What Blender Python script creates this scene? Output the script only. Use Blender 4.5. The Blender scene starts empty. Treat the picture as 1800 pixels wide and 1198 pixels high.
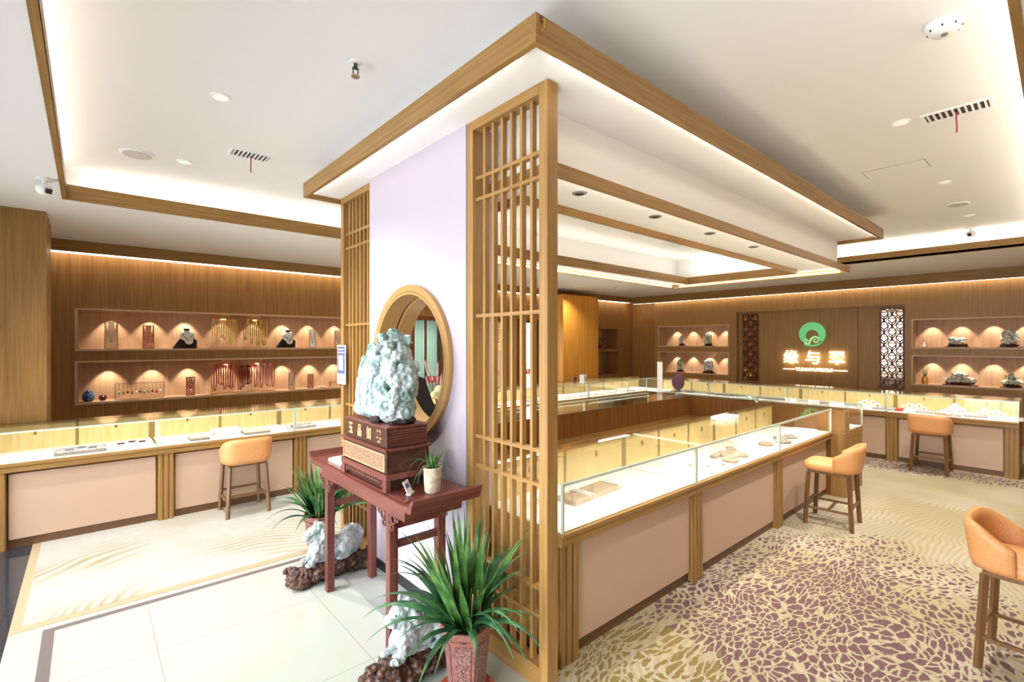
import bpy, bmesh, math, random
from math import sin, cos, pi, radians as R
from mathutils import Vector, Matrix, noise

random.seed(7)
C = bpy.context.scene.collection
sc = bpy.context.scene

# ------------------------------------------------------------------ camera
cam_d = bpy.data.cameras.new('camera')
cam_d.sensor_width = 36
cam_d.lens = 36 * 851 / 1800
cam_d.shift_y = 0.0017
cam_d.clip_start = 0.02
cam = bpy.data.objects.new('camera', cam_d)
cam.location = (0, 0, 1.6)
cam.rotation_euler = (R(90), 0, -R(41.2))
C.objects.link(cam)
sc.camera = cam

# ------------------------------------------------------------------ world / exposure
sc.view_settings.view_transform = 'Standard'
sc.view_settings.look = 'None'
sc.view_settings.gamma = 1
sc.view_settings.use_curve_mapping = False
sc.view_settings.exposure = 1.15
W = bpy.data.worlds.new('world')
sc.world = W
W.use_nodes = True
W.node_tree.nodes['Background'].inputs[0].default_value = (0.92, 0.94, 1.0, 1)
W.node_tree.nodes['Background'].inputs[1].default_value = 4.0

K_DOWN, K_COVE, K_CASE, K_NICHE = 90.0, 4.3, 2.7, 1.05
WARM = (1.0, 0.86, 0.64)
MID = (1.0, 0.94, 0.85)


def area(name, loc, rot, sx, sy, power, col=MID, shape='RECTANGLE', spread=None):
    l = bpy.data.lights.new(name, 'AREA')
    l.shape = shape
    l.size = sx
    if shape in ('RECTANGLE', 'ELLIPSE'):
        l.size_y = sy
    l.energy = power
    l.color = col
    if spread:
        l.spread = R(spread)
    o = bpy.data.objects.new(name, l)
    o.location = loc
    o.rotation_euler = rot
    C.objects.link(o)
    return o


def spot(name, loc, rot, power, angle, blend=0.5, col=WARM, size=0.02):
    l = bpy.data.lights.new(name, 'SPOT')
    l.energy = power
    l.spot_size = R(angle)
    l.spot_blend = blend
    l.color = col
    l.shadow_soft_size = size
    o = bpy.data.objects.new(name, l)
    o.location = loc
    o.rotation_euler = rot
    C.objects.link(o)
    return o


# cove strips (behind the raised edge boards of the ceiling, shining up)
def cove(x0, x1, y0, y1, z, p, col=MID, rx=0, ry=0):
    area('cove_light', ((x0 + x1) / 2, (y0 + y1) / 2, z), (pi + R(rx), R(ry), 0), max(x1 - x0, 0.05), max(y1 - y0, 0.05), p, col)


cove(0.0, 8.3, 5.39, 5.46, 2.86, K_COVE * 2.6, rx=-60)
cove(8.55, 8.60, 0.2, 5.2, 2.86, K_COVE * 1.8, ry=60)
cove(0.0, 8.3, 0.0, 0.06, 2.86, K_COVE * 3.4, rx=60)
cove(-0.23, -0.18, 0.2, 5.2, 2.86, K_COVE * 1.4, (1, .98, .95), ry=-60)
cove(1.95, 6.30, 2.02, 2.07, 2.54, K_COVE * 0.55)
cove(1.95, 6.30, 3.54, 3.59, 2.54, K_COVE * 0.55)
cove(6.38, 6.43, 2.15, 3.45, 2.54, K_COVE * 0.35)
cove(1.85, 1.90, 2.15, 3.45, 2.54, K_COVE * 0.35)
# daylight through the shopfront glazing
area('daylight', (-1.35, 2.0, 1.4), (0, -R(90), 0), 2.5, 6.6, 9, (0.93, 0.94, 1.0))
area('pavement_bounce', (-1.75, 2.0, 0.15), (0, -R(146), 0), 0.8, 6.6, 92, (0.90, 0.95, 1.0))

# ------------------------------------------------------------------ helpers
def tag(o, label=None, cat=None, group=None, kind=None):
    if label: o['label'] = label
    if cat: o['category'] = cat
    if group: o['group'] = group
    if kind: o['kind'] = kind
    return o


def thing(name, label, cat, loc=(0, 0, 0), rz=0, group=None):
    o = bpy.data.objects.new(name, None)
    o.empty_display_size = 0.05
    o.location = loc
    o.rotation_euler = (0, 0, rz)
    C.objects.link(o)
    return tag(o, label, cat, group)


def children(o):
    return [c for c in C.objects if c.parent == o]


def dup(src, loc, rz, label, group=None, scale=None):
    def rec(o, par):
        c = o.copy()
        C.objects.link(c)
        c.parent = par
        for ch in KIDS.get(o.name, []):
            n = rec(ch, c)
            KIDS.setdefault(c.name, []).append(n)
        return c
    r = rec(src, None)
    r.location = loc
    r.rotation_euler = (0, 0, rz)
    r['label'] = label
    if scale: r.scale = scale
    if group: r['group'] = group
    return r


KIDS = {}


class MB:
    def __init__(s):
        s.bm = bmesh.new()

    def box(s, x0, x1, y0, y1, z0, z1, bev=0, mi=0):
        r = bmesh.ops.create_cube(s.bm, size=1)
        vs = r['verts']
        for v in vs:
            v.co = Vector(((x0 + x1) / 2 + v.co.x * (x1 - x0), (y0 + y1) / 2 + v.co.y * (y1 - y0), (z0 + z1) / 2 + v.co.z * (z1 - z0)))
        fs = {f for v in vs for f in v.link_faces}
        for f in fs: f.material_index = mi
        if bev:
            es = {e for v in vs for e in v.link_edges}
            bmesh.ops.bevel(s.bm, geom=list(es), offset=bev, segments=2, affect='EDGES', profile=0.5)
        return s

    def boxm(s, size, M, bev=0):
        r = bmesh.ops.create_cube(s.bm, size=1)
        vs = r['verts']
        for v in vs:
            v.co = M @ Vector((v.co.x * size[0], v.co.y * size[1], v.co.z * size[2]))
        if bev:
            es = {e for v in vs for e in v.link_edges}
            bmesh.ops.bevel(s.bm, geom=list(es), offset=bev, segments=2, affect='EDGES')
        return s

    def cyl(s, x, y, z0, z1, r0, r1=None, n=20, ends=True):
        r1 = r0 if r1 is None else r1
        r = bmesh.ops.create_cone(s.bm, cap_ends=ends, cap_tris=False, segments=n, radius1=r0, radius2=r1, depth=z1 - z0)
        for v in r['verts']:
            v.co += Vector((x, y, (z0 + z1) / 2))
        return s

    def bar(s, a, b, w, h=None):
        """square bar from a to b"""
        h = h or w
        a, b = Vector(a), Vector(b)
        d = b - a
        q = d.to_track_quat('Z', 'Y')
        M = Matrix.Translation((a + b) / 2) @ q.to_matrix().to_4x4()
        return s.boxm((w, h, d.length), M)

    def tube(s, pts, r, n=8, closed=False, r_end=None):
        pts = [Vector(p) for p in pts]
        rings = []
        m = len(pts)
        for i, p in enumerate(pts):
            if closed:
                t = pts[(i + 1) % m] - pts[i - 1]
            else:
                t = pts[min(i + 1, m - 1)] - pts[max(i - 1, 0)]
            t.normalize()
            up = Vector((0, 0, 1)) if abs(t.z) < 0.9 else Vector((1, 0, 0))
            a = t.cross(up).normalized()
            b = t.cross(a)
            rr = r if r_end is None else r + (r_end - r) * i / (m - 1)
            rings.append([s.bm.verts.new(p + (a * cos(2 * pi * k / n) + b * sin(2 * pi * k / n)) * rr) for k in range(n)])
        for i in range(m if closed else m - 1):
            A, B = rings[i], rings[(i + 1) % m]
            for k in range(n):
                s.bm.faces.new((A[k], A[(k + 1) % n], B[(k + 1) % n], B[k]))
        if not closed:
            s.bm.faces.new(rings[0][::-1])
            s.bm.faces.new(rings[-1])
        return s

    def ring(s, c, rad, r, axis='z', n=32, k=8):
        pts = []
        for i in range(n):
            a = 2 * pi * i / n
            u, v = cos(a) * rad, sin(a) * rad
            pts.append({'z': (c[0] + u, c[1] + v, c[2]), 'x': (c[0], c[1] + u, c[2] + v), 'y': (c[0] + u, c[1], c[2] + v)}[axis])
        return s.tube(pts, r, k, closed=True)

    def lathe(s, prof, x=0, y=0, n=24):
        """prof: list of (r, z)"""
        rings = []
        for (r, z) in prof:
            rings.append([s.bm.verts.new((x + r * cos(2 * pi * k / n), y + r * sin(2 * pi * k / n), z)) for k in range(n)])
        for A, B in zip(rings, rings[1:]):
            for k in range(n):
                s.bm.faces.new((A[k], A[(k + 1) % n], B[(k + 1) % n], B[k]))
        s.bm.faces.new(rings[0][::-1])
        s.bm.faces.new(rings[-1])
        return s

    def prism(s, poly, h, M=None):
        """2D polygon (x, y) extruded by h in z then transformed"""
        M = M or Matrix()
        a = [s.bm.verts.new(M @ Vector((p[0], p[1], 0))) for p in poly]
        b = [s.bm.verts.new(M @ Vector((p[0], p[1], h))) for p in poly]
        n = len(poly)
        s.bm.faces.new(a[::-1])
        s.bm.faces.new(b)
        for k in range(n):
            s.bm.faces.new((a[k], a[(k + 1) % n], b[(k + 1) % n], b[k]))
        return s

    def build(s, name, mat, parent=None, smooth=False, loc=None):
        bmesh.ops.recalc_face_normals(s.bm, faces=s.bm.faces[:])
        me = bpy.data.meshes.new(name)
        s.bm.to_mesh(me)
        s.bm.free()
        for m in (mat if isinstance(mat, (list, tuple)) else [mat]):
            me.materials.append(m)
        if smooth:
            for p in me.polygons: p.use_smooth = True
        return link(name, me, parent, loc)


def link(name, me, parent=None, loc=None):
    o = bpy.data.objects.new(name, me)
    C.objects.link(o)
    if parent is not None:
        o.parent = parent
        KIDS.setdefault(parent.name, []).append(o)
    if loc: o.location = loc
    return o


def S(name, mb, mat, smooth=False):
    return tag(mb.build(name, mat, None, smooth), kind='structure')


def blob(name, ells, voxel, amp, fscale, mat, parent=None, amp2=0.0, f2=40, seed=0, ridge=False, ampf=None):
    """one continuous surface from overlapping ellipsoids (centre, radii, rot)"""
    bm = bmesh.new()
    for e in ells:
        c, r = e[0], e[1]
        rot = Matrix()
        if len(e) > 2:
            rot = Matrix.Rotation(e[2][0], 4, 'X') @ Matrix.Rotation(e[2][1], 4, 'Y') @ Matrix.Rotation(e[2][2], 4, 'Z')
        q = bmesh.ops.create_icosphere(bm, subdivisions=3, radius=1)
        for v in q['verts']:
            v.co = Vector(c) + (rot @ Vector((v.co.x * r[0], v.co.y * r[1], v.co.z * r[2])))
    me = bpy.data.meshes.new('tmp')
    bm.to_mesh(me)
    bm.free()
    o = bpy.data.objects.new('tmp', me)
    C.objects.link(o)
    m = o.modifiers.new('r', 'REMESH')
    m.mode = 'VOXEL'
    m.voxel_size = voxel
    dg = bpy.context.evaluated_depsgraph_get()
    dg.update()
    ev = o.evaluated_get(dg)
    out = bpy.data.meshes.new_from_object(ev, depsgraph=dg)
    bpy.data.objects.remove(o)
    out.name = name
    sd = Vector((seed * 3.1, seed * 1.7, 0))
    nrm = [v.normal.copy() for v in out.vertices]
    for v, nn in zip(out.vertices, nrm):
        p = v.co * fscale + sd
        a = noise.noise(p)
        if ridge: a = 0.6 - abs(a) * 2.4
        d = a * amp
        if amp2:
            q = noise.noise(v.co * f2 + sd)
            d += (0.5 - abs(q) * 2) * amp2 if ridge else q * amp2
        if ampf: d *= ampf(v.co)
        v.co += nn * d
    out.materials.clear()
    out.materials.append(mat)
    for p in out.polygons: p.use_smooth = True
    return link(name, out, parent)


def text_mesh(name, body, size, depth, mat, parent, M, bold=0.0, align='CENTER', sx=1.0):
    cu = bpy.data.curves.new('t', 'FONT')
    cu.body = body
    cu.size = size
    cu.extrude = depth
    cu.offset = bold
    cu.align_x = align
    cu.align_y = 'CENTER'
    o = bpy.data.objects.new('t', cu)
    C.objects.link(o)
    dg = bpy.context.evaluated_depsgraph_get()
    dg.update()
    me = bpy.data.meshes.new_from_object(o.evaluated_get(dg), depsgraph=dg)
    bpy.data.objects.remove(o)
    me.transform(M @ Matrix.Diagonal((sx, 1, 1, 1)))
    me.materials.clear()
    me.materials.append(mat)
    me.name = name
    return link(name, me, parent)


# orientation matrices for flat lettering: text x -> world dir, text y -> up
def face_negx(x, y, z):   # read by someone looking towards +X
    return Matrix.Translation((x, y, z)) @ Matrix(((0, 0, -1, 0), (-1, 0, 0, 0), (0, 1, 0, 0), (0, 0, 0, 1)))


def face_negy(x, y, z):   # read by someone looking towards +Y
    return Matrix.Translation((x, y, z)) @ Matrix(((1, 0, 0, 0), (0, 0, -1, 0), (0, 1, 0, 0), (0, 0, 0, 1)))


# ------------------------------------------------------------------ materials
def srgb(r, g, b):
    f = lambda c: ((c / 255) / 12.92) if c / 255 <= 0.04045 else (((c / 255) + 0.055) / 1.055) ** 2.4
    return (f(r), f(g), f(b), 1)


def mat(name, col, rough=0.5, metal=0.0, spec=0.5, emit=None, es=0):
    m = bpy.data.materials.new(name)
    m.use_nodes = True
    b = m.node_tree.nodes['Principled BSDF']
    b.inputs['Base Color'].default_value = col
    b.inputs['Roughness'].default_value = rough
    b.inputs['Metallic'].default_value = metal
    b.inputs['Specular IOR Level'].default_value = spec
    if emit:
        b.inputs['Emission Color'].default_value = emit
        b.inputs['Emission Strength'].default_value = es
    return m


def mottled(name, c1, c2, scale=20, rough=0.5, bump=0.0, detail=4, stretch=(1, 1, 1), lo=0.35, hi=0.65, spec=0.5, c3=None, bscale=None, metal=0):
    m = mat(name, c1, rough, metal, spec)
    nt = m.node_tree
    N, L = nt.nodes, nt.links
    b = N['Principled BSDF']
    tc = N.new('ShaderNodeTexCoord')
    mp = N.new('ShaderNodeMapping')
    mp.inputs['Scale'].default_value = stretch
    L.new(tc.outputs['Object'], mp.inputs[0])
    nz = N.new('ShaderNodeTexNoise')
    nz.inputs['Scale'].default_value = scale
    nz.inputs['Detail'].default_value = detail
    L.new(mp.outputs[0], nz.inputs['Vector'])
    cr = N.new('ShaderNodeValToRGB')
    cr.color_ramp.elements[0].position = lo
    cr.color_ramp.elements[0].color = c1
    cr.color_ramp.elements[1].position = hi
    cr.color_ramp.elements[1].color = c2
    if c3:
        e = cr.color_ramp.elements.new((lo + hi) / 2)
        e.color = c3
    L.new(nz.outputs[0], cr.inputs[0])
    L.new(cr.outputs[0], b.inputs['Base Color'])
    if bump:
        bp = N.new('ShaderNodeBump')
        bp.inputs['Strength'].default_value = bump
        bp.inputs['Distance'].default_value = 0.004
        if bscale:
            n2 = N.new('ShaderNodeTexNoise')
            n2.inputs['Scale'].default_value = bscale
            L.new(tc.outputs['Object'], n2.inputs['Vector'])
            L.new(n2.outputs[0], bp.inputs['Height'])
        else:
            L.new(nz.outputs[0], bp.inputs['Height'])
        L.new(bp.outputs[0], b.inputs['Normal'])
    return m


def wood(name, c1, c2, axis='z', rough=0.42, fine=60):
    st = {'x': (0.04, 1, 1), 'y': (1, 0.04, 1), 'z': (1, 1, 0.04)}[axis]
    return mottled(name, c1, c2, fine, rough, 0.05, 3, st, 0.3, 0.7, 0.35)


OAK1, OAK2 = srgb(140, 104, 54), srgb(166, 128, 74)
M_oak = {a: wood('oak_' + a, OAK1, OAK2, a) for a in 'xyz'}
M_wall = wood('wall_veneer', srgb(136, 94, 48), srgb(160, 116, 64), 'z', 0.4, 45)
M_wall2 = wood('sign_wall_veneer', srgb(156, 116, 66), srgb(176, 134, 82), 'z', 0.4, 45)
M_ora = wood('lit_orange_veneer', srgb(198, 132, 46), srgb(220, 156, 66), 'z', 0.4, 30)  # light falling on the block is put into this brighter orange colour
M_dkwood = wood('door_wood', srgb(92, 48, 26), srgb(120, 66, 36), 'z', 0.35)
M_staff = wood('staff_side_veneer', srgb(112, 68, 26), srgb(140, 92, 42), 'z', 0.4, 40)
M_niche = wood('niche_lining', srgb(168, 134, 104), srgb(186, 152, 122), 'z', 0.5, 30)
M_nframe = mat('niche_edge', srgb(214, 178, 140), 0.4)
M_ceil = mat('ceiling_paint', srgb(240, 238, 234), 0.9, 0, 0.2)
M_pink = mat('pale_lilac_paint', srgb(182, 173, 183), 0.85, 0, 0.2)
M_panel = mottled('counter_leather_panel', srgb(190, 160, 136), srgb(198, 170, 147), 300, 0.55, 0.03, 2)
M_plinth = mat('plinth_bronze', srgb(110, 80, 56), 0.35, 0.2)
M_deck = mat('white_display_deck', srgb(250, 248, 244), 0.5)
M_cream = mottled('cream_case_back', srgb(224, 192, 128), srgb(234, 206, 146), 40, 0.5, 0, 2, (1, 1, 0.1))
M_div = mat('case_divider', srgb(150, 124, 70), 0.4)
M_lock = mat('lock_metal', srgb(150, 120, 70), 0.3, 0.8)
M_white = mat('white_plastic', srgb(244, 243, 240), 0.45)
M_grey = mat('grey_plastic', srgb(120, 122, 124), 0.5)
M_dark = mat('dark_plastic', srgb(30, 30, 32), 0.4)
M_edge = mat('glass_edge', srgb(196, 210, 196), 0.12, 0.0, 0.6)
M_steel = mat('steel', srgb(190, 190, 186), 0.25, 0.9)
M_red = mat('red', srgb(196, 32, 34), 0.5)
M_ribbon = mat('red_ribbon', srgb(176, 50, 50), 0.7)
M_leather = mottled('tan_leather', srgb(214, 150, 92), srgb(224, 164, 106), 120, 0.42, 0.12, 3)
M_leg = wood('stool_leg_wood', srgb(104, 74, 44), srgb(126, 92, 58), 'z', 0.4)
M_rose = {a: wood('rosewood_' + a, srgb(92, 48, 42), srgb(124, 72, 62), a, 0.28, 40) for a in 'xyz'}
M_rosed = wood('dark_rosewood', srgb(58, 34, 28), srgb(84, 52, 42), 'y', 0.3, 40)
M_carved = mottled('carved_pale_wood', srgb(108, 72, 52), srgb(172, 136, 104), 150, 0.5, 0.5, 3, (1, 1, 1), 0.44, 0.56)
M_gold = mat('gold_paint', srgb(206, 174, 124), 0.4, 0.2)
M_jade = mottled('pale_green_jade', srgb(176, 190, 190), srgb(40, 96, 76), 10, 0.3, 1.0, 9, (1, 1, 1), 0.46, 0.70, 0.6, srgb(126, 150, 144), 90)
M_jlion = mottled('white_green_jade', srgb(178, 184, 186), srgb(104, 144, 128), 12, 0.3, 0.2, 6, (1, 1, 1), 0.46, 0.7, 0.6, srgb(162, 170, 170))
M_rock = mottled('grey_white_stone', srgb(236, 232, 224), srgb(140, 144, 134), 22, 0.4, 0.3, 5, (1, 1, 1), 0.4, 0.62)
M_rockg = mottled('green_white_stone', srgb(222, 224, 206), srgb(92, 138, 96), 22, 0.35, 0.3, 5, (1, 1, 1), 0.42, 0.62)
M_root = mottled('root_wood', srgb(44, 28, 22), srgb(98, 66, 48), 30, 0.45, 0.7, 5, (1, 1, 1), 0.35, 0.62)
M_leaf = mottled('leaf', srgb(38, 82, 34), srgb(98, 142, 70), 14, 0.42, 0, 3)
M_leaf2 = mottled('dark_leaf', srgb(26, 74, 46), srgb(70, 122, 74), 14, 0.42, 0, 3)
M_soil = mottled('soil', srgb(60, 42, 32), srgb(110, 82, 66), 60, 0.9, 0.5)
M_pot = mottled('brown_glazed_pot', srgb(124, 76, 66), srgb(150, 100, 88), 60, 0.35, 0.1)
M_potp = mottled('pot_relief_panel', srgb(92, 58, 56), srgb(150, 108, 102), 140, 0.45, 0.8, 4, (1, 1, 1), 0.42, 0.58)
M_terra = mat('orange_saucer', srgb(196, 92, 62), 0.45)
M_stone = mottled('beige_stone_pot', srgb(214, 204, 180), srgb(180, 166, 138), 30, 0.6, 0.3)
M_glow = mat('sign_glow', (1, 0.9, 0.62, 1), 0.5, emit=(1, 0.90, 0.66, 1), es=1.6)
M_green = mat('emblem_green', srgb(96, 180, 110), 0.4, emit=srgb(118, 214, 136), es=0.25)
M_greend = mat('emblem_edge', srgb(40, 120, 60), 0.4)
M_lamp = mat('lamp_lens', (1, 0.95, 0.85, 1), 0.4, emit=(1, 0.93, 0.8, 1), es=0.15)
M_led = mat('led_strip', (1, 0.9, 0.75, 1), 0.4, emit=(1, 0.88, 0.72, 1), es=2.2)
M_curtain = mottled('pale_green_curtain', srgb(220, 230, 218), srgb(196, 212, 196), 60, 0.8, 0, 2, (1, 1, 0.02))
M_trayw = mat('white_tray_velvet', srgb(246, 242, 238), 0.8)
M_trayg = mottled('grey_tray_insert', srgb(120, 112, 124), srgb(214, 208, 214), 130, 0.8, 0.3, 3, (1, 1, 1), 0.46, 0.54)
M_trayb = mat('taupe_leather_box', srgb(172, 148, 132), 0.5)
M_traye = mat('tray_rim', srgb(150, 138, 134), 0.5)
M_bead = mat('brown_beads', srgb(150, 112, 82), 0.25)
M_bead2 = mat('amber_beads', srgb(236, 196, 96), 0.25)
M_bead3 = mat('coral_beads', srgb(196, 56, 44), 0.3)
M_jadeg = mat('green_jade_bead', srgb(120, 180, 140), 0.2)
M_blue = mottled('blue_porcelain', srgb(34, 52, 108), srgb(90, 120, 176), 40, 0.2)
M_maroon = mat('maroon_glaze', srgb(84, 26, 36), 0.2)
M_brass = mat('brass', srgb(206, 164, 84), 0.3, 0.8)
M_black = mat('black_velvet', srgb(40, 30, 26), 0.8)
M_acr = mat('pale_backing_card', srgb(236, 206, 176), 0.5)
M_pinkc = mottled('pink_backing_card', srgb(224, 160, 130), srgb(206, 120, 96), 30, 0.6)
M_street = mat('outside_paving', srgb(150, 156, 160), 0.8)
M_cloth = mat('dark_grey_cloth', srgb(52, 54, 54), 0.7)
M_blush = mat('blush_petals', srgb(226, 226, 180), 0.6)
M_granite = mottled('black_granite', srgb(36, 40, 48), srgb(66, 72, 82), 60, 0.08, 0, 4)
M_bluegrey = mat('blue_grey_print', srgb(96, 104, 140), 0.4)


def glass(name, tint=(0.94, 0.985, 0.96, 1), fac=0.9):
    m = bpy.data.materials.new(name)
    m.use_nodes = True
    N, L = m.node_tree.nodes, m.node_tree.links
    N.clear()
    o = N.new('ShaderNodeOutputMaterial')
    mix = N.new('ShaderNodeMixShader')
    t = N.new('ShaderNodeBsdfTransparent')
    t.inputs[0].default_value = tint
    g = N.new('ShaderNodeBsdfGlossy')
    g.inputs['Roughness'].default_value = 0.0
    fr = N.new('ShaderNodeFresnel')
    fr.inputs[0].default_value = 1.38
    mu = N.new('ShaderNodeMath')
    mu.operation = 'MULTIPLY'
    mu.inputs[1].default_value = fac
    L.new(fr.outputs[0], mu.inputs[0])
    L.new(mu.outputs[0], mix.inputs[0])
    L.new(t.outputs[0], mix.inputs[1])
    L.new(g.outputs[0], mix.inputs[2])
    L.new(mix.outputs[0], o.inputs[0])
    return m


_cn = M_curtain.node_tree
_tr = _cn.nodes.new('ShaderNodeBsdfTranslucent'); _tr.inputs[0].default_value = srgb(232, 238, 230)
_mx = _cn.nodes.new('ShaderNodeMixShader'); _mx.inputs[0].default_value = 0.4
_cn.links.new(_cn.nodes['Principled BSDF'].outputs[0], _mx.inputs[1]); _cn.links.new(_tr.outputs[0], _mx.inputs[2])
_cn.links.new(_mx.outputs[0], _cn.nodes['Material Output'].inputs[0])
M_glass = glass('clear_glass', (0.965, 0.99, 0.975, 1), 0.6)
M_glassd = glass('door_glass', (0.85, 0.93, 0.9, 1))


def carpet_material():
    m = mat('patterned_carpet', srgb(206, 194, 160), 0.95, 0, 0.1)
    nt = m.node_tree
    N, L = nt.nodes, nt.links
    b = N['Principled BSDF']

    def nd(t, **k):
        n = N.new(t)
        for a, v in k.items(): setattr(n, a, v)
        return n

    def mth(op, a, c=None, clamp=False):
        n = nd('ShaderNodeMath', operation=op, use_clamp=clamp)
        for i, v in enumerate((a, c)):
            if v is None: continue
            if isinstance(v, (int, float)): n.inputs[i].default_value = v
            else: L.new(v, n.inputs[i])
        return n.outputs[0]

    def mixc(f, a, c):
        n = nd('ShaderNodeMix', data_type='RGBA')
        L.new(f, n.inputs[0])
        for i, v in ((6, a), (7, c)):
            if isinstance(v, tuple): n.inputs[i].default_value = v
            else: L.new(v, n.inputs[i])
        return n.outputs[2]

    tc = nd('ShaderNodeTexCoord').outputs['Object']
    warp = nd('ShaderNodeTexNoise')
    warp.inputs['Scale'].default_value = 1.1
    L.new(tc, warp.inputs['Vector'])
    wv = nd('ShaderNodeVectorMath', operation='MULTIPLY_ADD')
    L.new(warp.outputs['Color'], wv.inputs[0])
    wv.inputs[1].default_value = (0.55, 0.55, 0)
    L.new(tc, wv.inputs[2])

    def blobmask(cx, cy, rx, ry, soft=0.35, nzs=2.5, amt=0.5):
        mp = nd('ShaderNodeMapping')
        mp.inputs['Location'].default_value = (-cx / rx, -cy / ry, 0)
        mp.inputs['Scale'].default_value = (1 / rx, 1 / ry, 0)
        L.new(tc, mp.inputs[0])
        ln = nd('ShaderNodeVectorMath', operation='LENGTH')
        L.new(mp.outputs[0], ln.inputs[0])
        nz = nd('ShaderNodeTexNoise')
        nz.inputs['Scale'].default_value = nzs
        L.new(tc, nz.inputs['Vector'])
        d = mth('ADD', ln.outputs['Value'], mth('MULTIPLY', mth('SUBTRACT', nz.outputs[0], 0.5), amt))
        return mth('DIVIDE', mth('SUBTRACT', 1.0, d), soft, True)

    # leaf-vein cells, elongated
    mp = nd('ShaderNodeMapping')
    mp.inputs['Scale'].default_value = (13, 27, 0)
    mp.inputs['Rotation'].default_value = (0, 0, R(-40))
    L.new(wv.outputs[0], mp.inputs[0])
    fine = nd('ShaderNodeTexNoise')
    fine.inputs['Scale'].default_value = 26
    fine.inputs['Detail'].default_value = 1
    L.new(tc, fine.inputs['Vector'])
    wv2 = nd('ShaderNodeVectorMath', operation='MULTIPLY_ADD')
    L.new(fine.outputs['Color'], wv2.inputs[0])
    wv2.inputs[1].default_value = (0.6, 0.6, 0)
    L.new(mp.outputs[0], wv2.inputs[2])
    vo = nd('ShaderNodeTexVoronoi', feature='DISTANCE_TO_EDGE')
    vo.inputs['Scale'].default_value = 1.0
    L.new(wv2.outputs[0], vo.inputs['Vector'])
    # swirling lines
    mp2 = nd('ShaderNodeMapping')
    mp2.inputs['Location'].default_value = (-5.5, 1.2, 0)
    L.new(wv.outputs[0], mp2.inputs[0])
    wa = nd('ShaderNodeTexWave', wave_type='RINGS', rings_direction='Z')
    wa.inputs['Scale'].default_value = 7.5
    wa.inputs['Distortion'].default_value = 3.0
    wa.inputs['Detail'].default_value = 1
    wa.inputs['Detail Scale'].default_value = 0.5
    L.new(mp2.outputs[0], wa.inputs['Vector'])
    lines = mth('MULTIPLY', mth('SUBTRACT', wa.outputs['Fac'], 0.45), 4.0, True)
    big = nd('ShaderNodeTexNoise')
    big.inputs['Scale'].default_value = 0.9
    L.new(tc, big.inputs['Vector'])
    zone = mth('MULTIPLY', mth('SUBTRACT', big.outputs[0], 0.42), 6.0, True)
    base = mixc(zone, srgb(180, 170, 148), srgb(164, 152, 118))
    stripes = mixc(mth('MULTIPLY', lines, 0.26), base, srgb(128, 110, 58))
    pm = blobmask(3.15, 0.95, 1.75, 1.05, 0.6)
    pm2 = blobmask(7.9, 1.6, 0.35, 1.6)
    pmask = mth('MAXIMUM', pm, pm2)
    th = mth('ADD', 0.055, mth('MULTIPLY', mth('SUBTRACT', 1.0, pmask), 0.13))
    cell = mth('MULTIPLY', mth('SUBTRACT', vo.outputs['Distance'], th), 18.0, True)
    pur = mixc(mth('MULTIPLY', cell, mth('MULTIPLY', pmask, 6.0, True)), stripes, srgb(92, 58, 70))
    gm = blobmask(2.05, 1.35, 0.5, 0.5)
    th2 = mth('ADD', 0.08, mth('MULTIPLY', mth('SUBTRACT', 1.0, gm), 0.35))
    cell2 = mth('MULTIPLY', mth('SUBTRACT', vo.outputs['Distance'], th2), 18.0, True)
    out = mixc(mth('MULTIPLY', cell2, mth('MULTIPLY', gm, 5.0, True)), pur, srgb(118, 100, 44))
    fz = nd('ShaderNodeTexNoise')
    fz.inputs['Scale'].default_value = 90
    L.new(tc, fz.inputs['Vector'])
    out = mixc(mth('MULTIPLY', fz.outputs[0], 0.18), out, srgb(214, 204, 184))
    L.new(out, b.inputs['Base Color'])
    bp = nd('ShaderNodeBump')
    bp.inputs['Strength'].default_value = 0.3
    bp.inputs['Distance'].default_value = 0.004
    L.new(fz.outputs[0], bp.inputs['Height'])
    L.new(bp.outputs[0], b.inputs['Normal'])
    return m


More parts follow.
